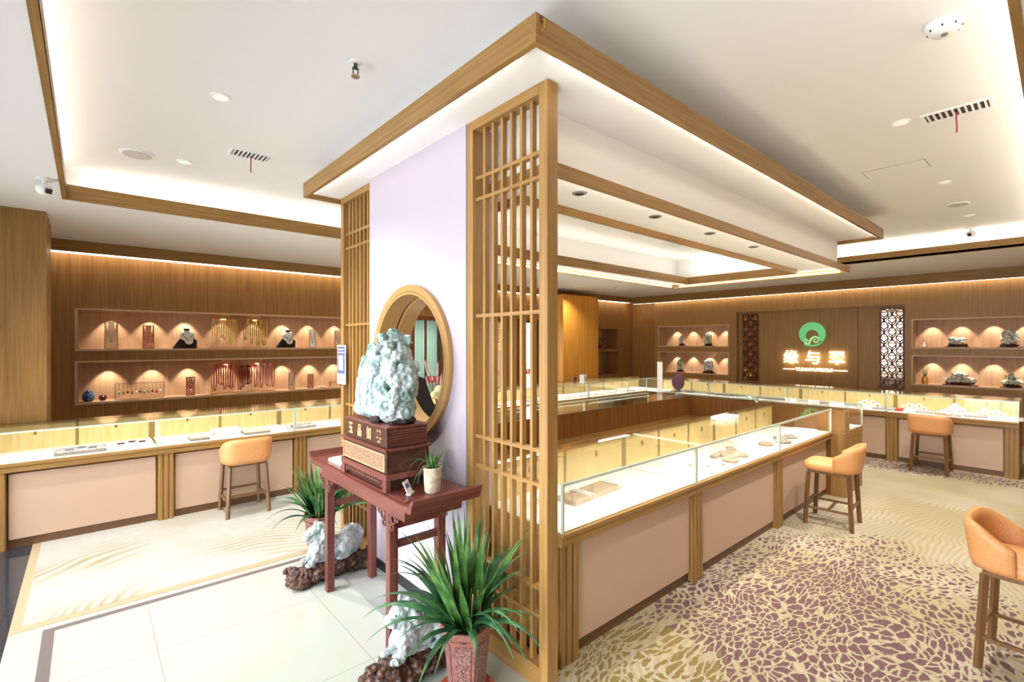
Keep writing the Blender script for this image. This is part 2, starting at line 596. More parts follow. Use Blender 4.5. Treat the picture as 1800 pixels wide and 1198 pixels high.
def carpet_left_material():
    m = mat('pale_ripple_carpet', srgb(214, 212, 200), 0.9, 0, 0.15)
    nt = m.node_tree
    N, L = nt.nodes, nt.links
    b = N['Principled BSDF']
    tc = N.new('ShaderNodeTexCoord')
    nz = N.new('ShaderNodeTexNoise')
    nz.inputs['Scale'].default_value = 0.8
    L.new(tc.outputs['Object'], nz.inputs['Vector'])
    va = N.new('ShaderNodeVectorMath')
    va.operation = 'MULTIPLY_ADD'
    va.inputs[1].default_value = (0.9, 0.9, 0)
    L.new(nz.outputs['Color'], va.inputs[0])
    L.new(tc.outputs['Object'], va.inputs[2])
    mp = N.new('ShaderNodeMapping')
    mp.inputs['Location'].default_value = (-1.4, -3.2, 0)
    L.new(va.outputs[0], mp.inputs[0])
    w = N.new('ShaderNodeTexWave')
    w.wave_type = 'RINGS'
    w.rings_direction = 'Z'
    w.inputs['Scale'].default_value = 5.0
    w.inputs['Distortion'].default_value = 2.0
    w.inputs['Detail Scale'].default_value = 0.4
    L.new(mp.outputs[0], w.inputs['Vector'])
    n2 = N.new('ShaderNodeTexNoise')
    n2.inputs['Scale'].default_value = 1.0
    L.new(tc.outputs['Object'], n2.inputs['Vector'])
    r2 = N.new('ShaderNodeValToRGB')
    r2.color_ramp.elements[0].position = 0.45
    r2.color_ramp.elements[1].position = 0.6
    L.new(n2.outputs[0], r2.inputs[0])
    mu = N.new('ShaderNodeMath')
    mu.operation = 'MULTIPLY'
    L.new(w.outputs['Fac'], mu.inputs[0])
    L.new(r2.outputs[0], mu.inputs[1])
    m2 = N.new('ShaderNodeMath')
    m2.operation = 'MULTIPLY'
    m2.inputs[1].default_value = 0.8
    L.new(mu.outputs[0], m2.inputs[0])
    mx = N.new('ShaderNodeMix')
    mx.data_type = 'RGBA'
    mx.inputs[6].default_value = srgb(196, 196, 186)
    mx.inputs[7].default_value = srgb(160, 144, 84)
    L.new(m2.outputs[0], mx.inputs[0])
    fz = N.new('ShaderNodeTexNoise')
    fz.inputs['Scale'].default_value = 18
    fz.inputs['Detail'].default_value = 6
    L.new(tc.outputs['Object'], fz.inputs['Vector'])
    m3 = N.new('ShaderNodeMix')
    m3.data_type = 'RGBA'
    mm = N.new('ShaderNodeMath')
    mm.operation = 'MULTIPLY'
    mm.inputs[1].default_value = 0.45
    L.new(fz.outputs[0], mm.inputs[0])
    L.new(mm.outputs[0], m3.inputs[0])
    L.new(mx.outputs[2], m3.inputs[6])
    m3.inputs[7].default_value = srgb(150, 152, 156)
    L.new(m3.outputs[2], b.inputs['Base Color'])
    return m


def tile_material():
    m = mat('polished_white_tile', srgb(194, 200, 192), 0.16, 0, 0.5)
    nt = m.node_tree
    N, L = nt.nodes, nt.links
    b = N['Principled BSDF']
    tc = N.new('ShaderNodeTexCoord')
    mp = N.new('ShaderNodeMapping')
    mp.inputs['Location'].default_value = (-0.273 + 0.81 * 3, -3.10 + 0.79 * 6, 0)
    L.new(tc.outputs['Object'], mp.inputs[0])
    br = N.new('ShaderNodeTexBrick')
    br.offset = 0
    br.inputs['Scale'].default_value = 1
    br.inputs['Brick Width'].default_value = 0.81
    br.inputs['Row Height'].default_value = 0.79
    br.inputs['Mortar Size'].default_value = 0.003
    br.inputs['Color1'].default_value = srgb(194, 200, 192)
    br.inputs['Color2'].default_value = srgb(189, 197, 187)
    br.inputs['Mortar'].default_value = srgb(168, 174, 168)
    L.new(mp.outputs[0], br.inputs['Vector'])
    nz = N.new('ShaderNodeTexNoise')
    nz.inputs['Scale'].default_value = 2.5
    nz.inputs['Detail'].default_value = 5
    L.new(tc.outputs['Object'], nz.inputs['Vector'])
    mx = N.new('ShaderNodeMix')
    mx.data_type = 'RGBA'
    mx.blend_type = 'MULTIPLY'
    mx.inputs[0].default_value = 0.10
    L.new(br.outputs[0], mx.inputs[6])
    L.new(nz.outputs['Color'], mx.inputs[7])
    L.new(mx.outputs[2], b.inputs['Base Color'])
    return m


M_carpet, M_carpetl, M_tile = carpet_material(), carpet_left_material(), tile_material()
#==STRUCTURE==
# ================================================================== THE ROOM
ZS, ZC = 2.77, 3.05      # lowered edge ceiling, main ceiling
mb = MB(); mb.box(-0.33, 1.66, -1.6, 3.80, -0.1, 0)
S('floor', mb, M_tile)
mb = MB(); mb.box(-1.6, -0.33, -1.6, 7.97, -0.1, 0)
S('floor_granite', mb, M_granite)
mb = MB(); mb.box(-0.28, 11.1, 3.86, 7.97, -0.1, 0.004)
S('floor_carpet_left', mb, M_carpetl)
mb = MB(); mb.box(1.66, 11.1, -1.6, 3.86, -0.1, 0.004)
S('floor_carpet_right', mb, M_carpet)
M_bstrip = mat('beige_stone_strip', srgb(190, 172, 140), 0.3)
M_dstrip = mat('grey_stone_strip', srgb(120, 112, 112), 0.2)
mb = MB(); mb.box(-0.33, 1.66, 3.80, 3.86, -0.1, 0.003); mb.box(-0.33, -0.28, 3.86, 7.97, -0.1, 0.003)
S('trim_1', mb, M_bstrip)
mb = MB(); mb.box(-0.19, 1.66, 3.70, 3.745, -0.05, 0.001); mb.box(-0.19, -0.14, -1.6, 3.70, -0.05, 0.001)
S('trim_2', mb, M_dstrip)
mb = MB(); mb.box(-30, -1.6, -25, 30, -0.14, -0.04); mb.box(-1.6, 30, 7.97, 30, -0.14, -0.04)
S('floor_outside', mb, M_street)

# ceilings
mb = MB(); mb.box(-0.3, 8.7, -0.1, 5.55, ZC, ZC + 0.1)
S('ceiling', mb, M_ceil)
mb = MB(); mb.box(-1.6, 11.2, 5.36, 7.97, ZS, ZS + 0.03); mb.box(-0.3, 8.7, 5.5, 5.55, ZS + 0.03, ZC)
S('ceiling_left_edge', mb, M_ceil)
mb = MB(); mb.box(8.5, 11.2, 0.1, 5.36, ZS, ZS + 0.03); mb.box(8.64, 8.7, -0.1, 5.55, ZS + 0.03, ZC)
S('ceiling_back_edge', mb, M_ceil)
mb = MB(); mb.box(-1.6, 11.2, -1.6, 0.1, ZS, ZS + 0.03); mb.box(-0.3, 8.7, -0.1, -0.04, ZS + 0.03, ZC)
S('ceiling_right_edge', mb, M_ceil)
mb = MB(); mb.box(-1.6, -0.13, 0.1, 5.36, ZS, ZS + 0.03); mb.box(-0.3, -0.27, -0.1, 5.55, ZS + 0.03, ZC)
S('ceiling_entrance_edge', mb, M_ceil)
mb = MB(); mb.box(-0.13, 8.5, 5.33, 5.36, ZS - 0.005, ZS + 0.115)
S('trim_3', mb, M_oak['x'])
mb = MB(); mb.box(8.5, 8.53, 0.1, 5.36, ZS - 0.005, ZS + 0.115)
S('trim_4', mb, M_oak['y'])
mb = MB(); mb.box(-0.13, 8.5, 0.10, 0.13, ZS - 0.005, ZS + 0.115)
S('trim_5', mb, M_oak['x'])
mb = MB(); mb.box(-0.16, -0.13, 0.1, 5.36, ZS - 0.005, ZS + 0.115)
S('trim_6', mb, M_oak['y'])

# hung ceiling slab over the island, its oak edge boards
mb = MB(); mb.box(1.33, 6.70, 1.375, 4.00, ZS + 0.03, ZS + 0.10)
mb.box(1.55, 6.50, 1.62, 3.80, ZS + 0.10, ZC)
S('ceiling_slab', mb, M_ceil)
for i, (b, a) in enumerate((((1.30, 6.73, 1.345, 1.375), 'x'), ((1.30, 6.73, 4.00, 4.03), 'x'), ((1.30, 1.33, 1.375, 4.00), 'y'), ((6.70, 6.73, 1.375, 4.00), 'y'))):
    mb = MB(); mb.box(*b, ZS - 0.005, ZS + 0.108)
    S('trim_%d' % (7 + i), mb, M_oak[a])
# lower box under the slab
X0, X1, Y0, Y1 = 1.78, 6.58, 1.75, 3.83
TX0, TX1, TY0, TY1 = 1.92, 6.36, 2.10, 3.51
mb = MB()
mb.box(X0, X1, Y0, Y0 + 0.05, 2.484, ZS + 0.03); mb.box(X0, X1, Y1 - 0.05, Y1, 2.484, ZS + 0.03)
mb.box(X0, X0 + 0.05, Y0 + 0.05, Y1 - 0.05, 2.484, ZS + 0.03); mb.box(X1 - 0.05, X1, Y0 + 0.05, Y1 - 0.05, 2.484, ZS + 0.03)
S('ceiling_box', mb, M_ceil)
mb = MB()
ox0, ox1, oy0, oy1 = 1.72, 6.66, 1.67, 3.90
mb.box(ox0, ox1, oy0, TY0, 2.47, 2.485); mb.box(ox0, ox1, TY1, oy1, 2.47, 2.485)
mb.box(ox0, TX0, TY0, TY1, 2.47, 2.485); mb.box(TX1, ox1, TY0, TY1, 2.47, 2.485)
S('ceiling_ring', mb, M_ceil)
for i, (b, a) in enumerate((((ox0 - .02, ox1 + .02, oy0 - 0.02, oy0), 'x'), ((ox0 - .02, ox1 + .02, oy1, oy1 + 0.02), 'x'), ((ox0 - 0.02, ox0, oy0, oy1), 'y'), ((ox1, ox1 + 0.02, oy0, oy1), 'y'))):
    mb = MB(); mb.box(*b, 2.42, 2.49)
    S('trim_%d' % (11 + i), mb, M_oak[a])
for i, (b, a) in enumerate((((TX0, TX1, TY0, TY0 + 0.02), 'x'), ((TX0, TX1, TY1 - 0.02, TY1), 'x'), ((TX0, TX0 + 0.02, TY0 + .02, TY1 - .02), 'y'), ((TX1 - 0.02, TX1, TY0 + .02, TY1 - .02), 'y'))):
    mb = MB(); mb.box(*b, 2.42, 2.515)
    S('trim_%d' % (15 + i), mb, M_oak[a])

# thin LED profiles tucked behind the lips of the hanging edge boards
M_ledb = mat('bright_led', (1, 0.95, 0.85, 1), 0.4, emit=(1, 0.93, 0.82, 1), es=5.5)
M_ledr = mat('bright_led_ring', (1, 0.95, 0.85, 1), 0.4, emit=(1, 0.93, 0.82, 1), es=13)
for i, (b, m_) in enumerate((((1.45, 6.60, 1.376, 1.384, 2.772, 2.780), M_ledb), ((1.334, 1.342, 1.5, 3.9, 2.772, 2.780), M_ledb),
                         ((1.80, 6.60, 1.672, 1.680, 2.437, 2.445), M_ledr), ((1.80, 6.60, 3.89, 3.898, 2.437, 2.445), M_ledr), ((6.65, 6.658, 1.75, 3.8, 2.437, 2.445), M_ledr))):
    mb = MB(); mb.box(*b); S('trim_%d' % (40 + i), mb, m_)
# cornice boards and their warm light slots
mb = MB(); mb.box(-1.2, 10.70, 7.45, 7.48, 2.64, ZS); S('trim_19', mb, M_oak['x'])
mb = MB(); mb.box(-1.2, 10.70, 7.48, 7.65, 2.643, 2.66); S('trim_20', mb, M_led)
mb = MB(); mb.box(10.67, 10.70, -1.6, 7.45, 2.60, ZS); S('trim_21', mb, M_oak['y'])
mb = MB(); mb.box(10.70, 10.80, -1.6, 7.45, 2.603, 2.62); S('trim_22', mb, M_led)

# ------------------------------------------------------------------ left wall
NZ = ((0.885, 1.365), (1.52, 1.99))
mb = MB()
def wb(x0, x1, z0, z1): mb.box(x0, x1, 7.65, 7.97, z0, z1)
wb(-1.6, -0.10, 0, ZS); wb(-0.10, 3.6, 0, .885); wb(-0.10, 3.6, 1.365, 1.52); wb(-0.10, 3.6, 1.99, ZS); wb(3.6, 4.30, 0, ZS)
wb(4.30, 5.02, 2.08, ZS); wb(4.30, 5.02, 0, 0.30); wb(5.02, 5.86, 0, ZS); wb(5.86, 6.56, 2.10, ZS); wb(6.56, 6.84, 0, ZS)
wb(6.84, 7.52, 2.10, ZS); wb(7.52, 8.90, 0, ZS); wb(8.90, 10.35, 0, 0.75); wb(8.90, 10.35, 1.95, ZS); wb(10.35, 11.2, 0, ZS)
S('wall_left', mb, M_wall)
mb = MB()
for (z0, z1) in NZ:
    mb.box(-0.10, 3.6, 7.93, 7.96, z0, z1)
    mb.box(-0.10, 3.6, 7.66, 7.93, z0, z0 + 0.004); mb.box(-0.10, 3.6, 7.66, 7.93, z1 - 0.004, z1)
    mb.box(-0.10, -0.09, 7.66, 7.93, z0 + .004, z1 - .004)
S('wall_left_niche', mb, M_niche)


def frame_y(n, x0, x1, z0, z1, y, w=0.018, m=None):
    mb = MB()
    mb.box(x0 - w, x1 + w, y - 0.012, y + 0.01, z0 - w, z0); mb.box(x0 - w, x1 + w, y - 0.012, y + 0.01, z1, z1 + w)
    mb.box(x0 - w, x0, y - 0.012, y + 0.01, z0, z1); mb.box(x1, x1 + w, y - 0.012, y + 0.01, z0, z1)
    S('trim_%d' % n, mb, m or M_nframe)


def frame_x(n, y0, y1, z0, z1, x, w=0.022, m=None):
    mb = MB()
    mb.box(x - 0.012, x + 0.01, y0 - w, y1 + w, z0 - w, z0); mb.box(x - 0.012, x + 0.01, y0 - w, y1 + w, z1, z1 + w)
    mb.box(x - 0.012, x + 0.01, y0 - w, y0, z0, z1); mb.box(x - 0.012, x + 0.01, y1, y1 + w, z0, z1)
    S('trim_%d' % n, mb, m or M_nframe)


frame_y(23, -0.10, 3.6, *NZ[0], 7.65)
frame_y(24, -0.10, 3.6, *NZ[1], 7.65)
# wooden pier beside the left counter, and the cabinet block with its lit orange look painted in
mb = MB(); mb.box(-1.15, -0.28, 5.99, 6.7, 0, ZS)
S('wall_pier', mb, M_oak['z'])
mb = MB(); mb.box(7.62, 8.80, 7.05, 7.65, 0, 2.64)
mb.box(7.615, 7.625, 7.04, 7.06, 0, 2.64)
S('wall_pier.001', mb, M_ora)

# window and doors in the far part of the left wall
def opening(name, x0, x1, z0, z1, leaf):
    mb = MB()
    w = 0.07
    mb.box(x0, x0 + w, 7.62, 7.80, z0, z1); mb.box(x1 - w, x1, 7.62, 7.80, z0, z1); mb.box(x0 + w, x1 - w, 7.62, 7.80, z1 - w, z1)
    if z0 > 0: mb.box(x0 + w, x1 - w, 7.62, 7.80, z0, z0 + w)
    o = tag(mb.build(name, M_dkwood), kind='structure')
    mb = MB(); mb.box(x0 + w, x1 - w, 7.70, 7.71, z0 + (w if z0 else 0.02), z1 - w)
    mb.build('pane', M_glassd, o)
    if leaf:
        mb = MB()
        mb.box(x0 + w, x0 + w + .05, 7.68, 7.73, 0.02, z1 - w); mb.box(x1 - w - .05, x1 - w, 7.68, 7.73, 0.02, z1 - w)
        mb.box(x0 + w + .05, x1 - w - .05, 7.68, 7.73, 0.02, 0.35)
        mb.build('door_leaf', M_dkwood, o)
        mb = MB(); mb.cyl(0, 0, 0.85, 1.25, 0.014); 
        h = mb.build('door_handle', M_steel, o, True); h.location = (x0 + w + .08, 7.64, 0)
    return o


w1 = opening('window_1', 4.30, 5.02, 0.30, 2.08, False)
mb = MB(); mb.box(4.63, 4.66, 7.69, 7.72, 0.37, 2.01); mb.build('mullion', M_dkwood, w1)
d1 = opening('door_1', 5.86, 6.56, 0, 2.10, True)
d2 = opening('door_2', 6.84, 7.52, 0, 2.10, True)
# curtain behind the window
bmc = MB()
pts = [(4.32 + 0.70 * i / 60, 7.86 + 0.018 * sin(i * 1.3)) for i in range(61)]
for (a, b) in zip(pts, pts[1:]):
    vs = [bmc.bm.verts.new(p) for p in ((a[0], a[1], .45), (b[0], b[1], .45), (b[0], b[1], 2.06), (a[0], a[1], 2.06))]
    bmc.bm.faces.new(vs)
bmesh.ops.remove_doubles(bmc.bm, verts=bmc.bm.verts[:], dist=1e-5)
cur = bmc.build('window_curtain', M_curtain, None, True)
sm = cur.modifiers.new('s', 'SOLIDIFY'); sm.thickness = 0.004
tag(cur, 'pale green curtain hanging behind the window seen through the round opening', 'curtain')


def door_sticker(x, z, body, label, w=0.24):
    t = thing('door_sticker', label, 'sign', (x, 7.665, z))
    mb = MB(); mb.box(-w / 2, w / 2, 0, 0.004, -0.055, 0.055); mb.build('sticker_back', M_red, t)
    text_mesh('lettering', body, 0.09, 0.001, M_white, t, face_negy(0, -0.002, 0), 0.001)
    return t


door_sticker(4.80, 0.93, '请 推', 'red push sticker on the glass framed by the round opening', 0.3)
door_sticker(6.22, 0.98, '推', 'red push sticker on the left glass door behind the tall lattice')
door_sticker(7.16, 0.98, '推', 'red push sticker on the right glass door behind the tall lattice')
t = thing('door_poster', 'cream notice with a column of red writing on left glass door', 'poster', (6.22, 7.66, 1.75))
mb = MB(); mb.box(-0.2, 0.2, 0, 0.003, -0.30, 0.28); mb.build('poster_sheet', M_cream, t)
for k, ch in enumerate('珠宝玉器'):
    text_mesh('lettering', ch, 0.11, 0.001, M_ribbon, t, face_negy(-0.08, -0.002, 0.20 - 0.135 * k), 0.001)
for k in range(6):
    mb = MB(); mb.box(0.06, 0.14, -0.002, 0, 0.16 - 0.06 * k, 0.18 - 0.06 * k); mb.build('text_line', M_ribbon, t)

# mirrored display recess in the far corner of the left wall
M_mirror = mat('mirror', (0.72, 0.62, 0.48, 1), 0.15, 1.0)
M_bmirror = mat('bronze_mirror', srgb(170, 130, 90), 0.12, 1.0)
mb = MB(); mb.box(8.90, 10.35, 7.93, 7.96, .75, 1.95)
S('wall_left_recess', mb, M_mirror)
mb = MB(); mb.box(8.90, 10.35, 7.66, 7.93, 1.38, 1.44); mb.box(8.90, 10.35, 7.66, 7.93, 0.75, 0.79)
S('trim_25', mb, M_wall)

# ------------------------------------------------------------------ back wall
mb = MB()
def wx(y0, y1, z0, z1, x=10.8): mb.box(x, 11.12, y0, y1, z0, z1)
for (a, b) in ((-1.0, 1.74), (4.98, 6.72)):
    wx(a, b, 0, .885); wx(a, b, 1.365, 1.52); wx(a, b, 1.99, ZS)
wx(-1.6, -1.0, 0, ZS); wx(1.74, 1.857, 0, ZS); wx(1.857, 4.79, 2.27, ZS); wx(4.79, 4.98, 0, ZS); wx(6.72, 6.85, 0, ZS)
S('wall_back', mb, M_wall2)
mb = MB(); mb.box(10.90, 11.12, 1.857, 4.79, 0, 2.27)
S('wall_back_recess', mb, M_wall2)
mb = MB(); mb.box(10.895, 10.90, 2.56, 2.572, 0, 2.27); S('trim_26', mb, M_dkwood)
mb = MB(); mb.box(11.0, 11.12, 6.85, 7.65, 0, ZS)
S('wall_back_corner', mb, M_wall)
mb = MB()
for (a, b) in ((-1.0, 1.74), (4.98, 6.72)):
    for (z0, z1) in NZ:
        mb.box(11.08, 11.11, a, b, z0, z1)
        mb.box(10.81, 11.08, a, b, z0, z0 + .004); mb.box(10.81, 11.08, a, b, z1 - .004, z1)
        mb.box(10.81, 11.08, b - .01, b, z0 + .004, z1 - .004)
S('wall_back_niche', mb, M_niche)
for i, (a, b) in enumerate(((-1.0, 1.74), (4.98, 6.72))):
    for j, (z0, z1) in enumerate(NZ):
        frame_x(27 + i * 2 + j, a, b, z0, z1, 10.8)

# right side wall (behind the photographer's right shoulder) and glazed shopfront
mb = MB(); mb.box(-1.6, 11.2, -1.75, -1.6, 0, ZC)
S('wall_right', mb, M_wall)
mb = MB(); mb.box(-1.6, -1.2, -1.6, -1.1, 0, ZS); mb.box(-1.6, -1.2, 5.4, 7.97, 0, ZS); mb.box(-1.3, -1.2, -1.1, 5.4, 2.62, ZS)
S('wall_entrance', mb, M_oak['z'])
mb = MB()
for k in range(7):
    y = -1.1 + 6.45 * k / 6
    mb.box(-1.28, -1.22, y, y + 0.05, 0, 2.62)
w2 = tag(mb.build('window_2', M_dkwood), kind='structure')
mb = MB(); mb.box(-1.255, -1.245, -1.1, 5.4, 0.02, 2.62); mb.build('pane', glass('shopfront_glass', (0.97, 0.97, 0.97, 1), 0.9), w2)

# ------------------------------------------------------------------ partition with the round opening
YC, ZCN, RH = 2.775, 1.48, 0.445
ya, yb, za, zb = 2.17, 3.38, 0.0, ZS + 0.03
xa, xb = 1.563, 1.76
angs = sorted([2 * pi * k / 72 for k in range(72)] + [math.atan2(z - ZCN, y - YC) % (2 * pi) for y in (ya, yb) for z in (za, zb)])
mb = MB()
cols = []
for a in angs:
    c, s_ = cos(a), sin(a)
    tt = min([((yb - YC) / c if c > 1e-9 else (ya - YC) / c if c < -1e-9 else 1e9), ((zb - ZCN) / s_ if s_ > 1e-9 else (za - ZCN) / s_ if s_ < -1e-9 else 1e9)])
    p = [(x, YC + r * c, ZCN + r * s_) for x in (xa, xb) for r in (RH, tt)]
    cols.append([mb.bm.verts.new(q) for q in p])
for i in range(len(cols)):
    A, B = cols[i], cols[(i + 1) % len(cols)]
    for (p, q) in ((0, 1), (1, 3), (3, 2), (2, 0)):
        mb.bm.faces.new((A[p], A[q], B[q], B[p]))
S('wall_partition', mb, M_pink)
mb = MB(); mb.box(1.551, 1.563, 2.17, 3.38, 0, 0.06)
S('baseboard_partition', mb, M_dark)
t = thing('round_window_frame', 'round golden oak frame lining the opening in the lilac partition', 'frame', (1.563, YC, ZCN))
def annulus(r0, r1, x0, x1):
    mb = MB(); n = 72; L_ = []
    for k in range(n):
        a = 2 * pi * k / n
        L_.append([mb.bm.verts.new((x, r * cos(a), r * sin(a))) for x in (x0, x1) for r in (r0, r1)])
    for i in range(n):
        A, B = L_[i], L_[(i + 1) % n]
        for (p, q) in ((0, 1), (1, 3), (3, 2), (2, 0)): mb.bm.faces.new((A[p], A[q], B[q], B[p]))
    return mb
M_ring = mat('ring_gold_oak', srgb(170, 134, 84), 0.3)
annulus(0.447, 0.488, -0.03, -0.001).build('face_ring', M_ring, t)
annulus(0.428, 0.444, -0.03, 0.09).build('reveal_lining', M_ring, t)
annulus(0.415, 0.444, 0.105, 0.215).build('rear_lining', M_ring, t)
annulus(0.436, 0.444, 0.09, 0.105).build('shadow_gap', M_dkwood, t)


# ------------------------------------------------------------------ slatted screens beside the partition
def lattice(name, label, y0, y1, xc):
    t = thing(name, label, 'screen', (xc, y0, 0))
    w, H = y1 - y0, ZS + 0.028
    mb = MB(); mb.box(-0.035, 0.035, 0, 0.055, 0, H, 0.003); mb.build('post', M_oak['z'], t)
    mb = MB(); mb.box(-0.035, 0.035, w - 0.055, w, 0, H, 0.003); mb.build('post', M_oak['z'], t)
    mb = MB(); mb.box(-0.035, 0.035, 0.055, w - 0.055, H - 0.05, H); mb.build('top_rail', M_oak['y'], t)
    mb = MB(); mb.box(-0.035, 0.035, 0.055, w - 0.055, 0, 0.10); mb.build('bottom_rail', M_oak['y'], t)
    n = 6
    for k in range(n):
        y = 0.055 + (w - 0.11) * (k + 1) / (n + 1)
        mb = MB(); mb.box(-0.014, 0.014, y - 0.009, y + 0.009, 0.10, H - 0.05); mb.build('slat', M_oak['z'], t)
    for z in (2.49, 2.375, 1.745, 1.095, 0.935, 0.45, 0.32):
        mb = MB(); mb.box(-0.0155, 0.0155, 0.055, w - 0.055, z - 0.009, z + 0.009); mb.build('crossbar', M_oak['y'], t)
    return t


lattice('lattice_screen', 'tall oak slatted screen at the end of the glass island counter', 1.545, 2.165, 1.60)
lattice('lattice_screen', 'oak slatted screen on the far left side of the lilac partition', 3.385, 3.98, 1.62)
#==COUNTERS==
ZW, ZD, ZG = 0.60, 0.672, 0.913     # underside of worktop, display deck, top of glass


def fluted(mb, x0, x1, y0, y1, z0, z1, n=4):
    mb.box(x0, x1, y0 + 0.012, y1, z0, z1)
    w = (x1 - x0) / n
    for k in range(n):
        mb.box(x0 + w * k + 0.006, x0 + w * (k + 1) - 0.006, y0, y0 + 0.012, z0, z1, 0.003)
    return mb


def counter(label, loc, rz, L, D=0.6, post_l=True, post_r=False, side_l=False, side_r=False, light=1.0, shelf=False, pads=0, group='glass-topped jewellery counters', ax='x'):
    t = thing('display_counter', label, 'counter', loc, rz, group)
    pw = 0.24
    mb = MB(); mb.box(0.002, L - 0.002, 0.06, D - 0.02, 0.0, ZW); mb.build('carcass', M_oak['z'], t)
    mb = MB(); mb.box(0.002, L - 0.002, 0.045, 0.06, 0.0, 0.07); mb.build('plinth', M_plinth, t)
    a, b = (pw / 2 if post_l else 0.0), (L - pw / 2 if post_r else L)
    if post_l:
        fluted(MB(), 0.0, pw / 2 if not side_l else pw * .6, 0.0, 0.06, 0, ZW, 3).build('post', M_oak['z'], t)
        a = pw / 2 if not side_l else pw * .6
    if post_r:
        fluted(MB(), L - pw / 2, L, 0.0, 0.06, 0, ZW, 3).build('post', M_oak['z'], t)
    mb = MB(); mb.box(a + 0.012, b - 0.012, 0.03, 0.0595, 0.07, ZW - 0.02, 0.004); mb.build('front_panel', M_panel, t)
    mb = MB(); mb.box(0, L, -0.015, D, ZW, ZW + 0.045, 0.004); mb.box(0, L, -0.025, D, ZW + 0.045, 0.668, 0.004)
    mb.build('worktop', M_oak[ax], t)
    mb = MB(); mb.box(0.01, L - 0.01, 0.0, D - 0.035, 0.668, ZD); mb.build('display_deck', M_deck, t)
    for k in range(pads):
        w = (L - 0.06) / pads
        mb = MB(); mb.box(0.03 + w * k, 0.03 + w * (k + 1) - 0.006, 0.02, D * 0.62, ZD, ZD + 0.006, 0.001); mb.build('display_pad', M_deck, t)
    # glass case
    mb = MB(); mb.box(0.004, L - 0.004, -0.012, -0.006, ZD - 0.002, ZG - 0.012); mb.build('front_glass', M_glass, t)
    mb = MB(); mb.box(0.0, L, -0.014, D, ZG - 0.008, ZG); mb.build('top_glass', M_glass, t)
    mb = MB(); mb.box(0.0, L, -0.018, -0.004, ZG - 0.013, ZG + 0.001); mb.build('glass_rail', M_edge, t)
    if side_l:
        mb = MB(); mb.box(0.0, 0.006, -0.004, D - 0.035, ZD, ZG - 0.009); mb.build('side_glass', M_glass, t)
    if side_r:
        mb = MB(); mb.box(L - 0.006, L, -0.004, D - 0.035, ZD, ZG - 0.009); mb.build('side_glass', M_glass, t)
    for gx in (0.001, L - 0.014):
        mb = MB(); mb.box(gx, gx + 0.013, -0.016, -0.002, ZD - 0.003, ZG - 0.013); mb.build('glass_post', M_edge, t)
    # sliding backs with locks
    nb = max(2, round(L / 0.55))
    w = L / nb
    for k in range(nb):
        mb = MB(); mb.box(w * k + 0.012, w * (k + 1) - 0.012, D - 0.035, D - 0.028, ZD, ZG - 0.012)
        bp = mb.build('back_door', M_cream, t)
        mb = MB(); mb.box(w * k + w / 2 - 0.008, w * k + w / 2 + 0.008, D - 0.042, D - 0.035, 0.80, 0.835); mb.build('lock', M_lock, bp)
    mb = MB()
    for k in range(nb + 1):
        x = min(max(w * k, 0.012), L - 0.012)
        mb.box(x - 0.012, x + 0.012, D - 0.037, D - 0.02, ZD, ZG - 0.012)
    mb.box(0.024, L - 0.024, D - 0.037, D - 0.02, ZG - 0.03, ZG - 0.012)
    mb.build('back_frame', M_div, t)
    mb = MB(); mb.box(0, L, D - 0.02, D, 0.0, ZW)
    mb.box(0, L, D - 0.02, D, 0.668, ZG - 0.008)
    mb.build('staff_side_board', M_staff, t)
    if shelf:
        mb = MB(); mb.box(0, L, D, D + 0.05, ZW - 0.01, ZW + 0.02); mb.build('staff_ledge', M_oak[ax], t)
    c_, s_ = cos(rz), sin(rz)
    px, py = L / 2, 0.035
    area('case_light', (loc[0] + px * c_ - py * s_, loc[1] + px * s_ + py * c_, ZG - 0.022), (R(20), 0, rz), L - 0.08, 0.02, K_CASE * L * light, (1.0, 0.93, 0.8))
    return t


# island: front run (faces the photographer's right), end run, rear run
counter('near glass counter of the island, its white pads holding a taupe box', (1.73, 1.62, 0), 0, 1.30, side_l=True, pads=3)
counter('middle glass counter of the island front with grey bangles inside', (3.03, 1.62, 0), 0, 1.42)
counter('far glass counter of the island front ending at the tall oak corner column', (4.45, 1.62, 0), 0, 1.39)
counter('glass counter closing the far end of the island beside the oak column', (6.55, 1.50, 0), R(90), 1.15, 0.70, side_l=True)
counter('glass counter at the far end of the island running to its rear corner', (6.55, 2.65, 0), R(90), 1.15, 0.70, side_r=True)
counter('rear island counter at its far right end, seen from the brown staff side', (5.85, 3.80, 0), R(180), 1.37, shelf=True)
counter('rear island counter in the middle, seen from the brown staff side', (4.48, 3.80, 0), R(180), 1.37, shelf=True)
counter('rear island counter nearest the partition, half hidden behind the tall lattice', (3.11, 3.80, 0), R(180), 1.33, side_r=True, shelf=True)
# oak corner column between island front and end run
t = thing('corner_column', 'square golden oak column at the far front corner of the island', 'column', (5.842, 1.565, 0))
mb = MB(); mb.box(0.0, 0.155, -0.08, 0.05, 0, 0.66, 0.003); mb.build('lower_shaft', M_oak['z'], t)
mb = MB(); mb.box(0.0, 0.155, -0.08, 0.05, 0.672, ZG - .015, 0.003); mb.build('upper_shaft', M_oak['z'], t)
mb = MB(); mb.box(-0.003, 0.158, -0.083, 0.0505, 0.66, 0.672); mb.build('band', M_ring, t)
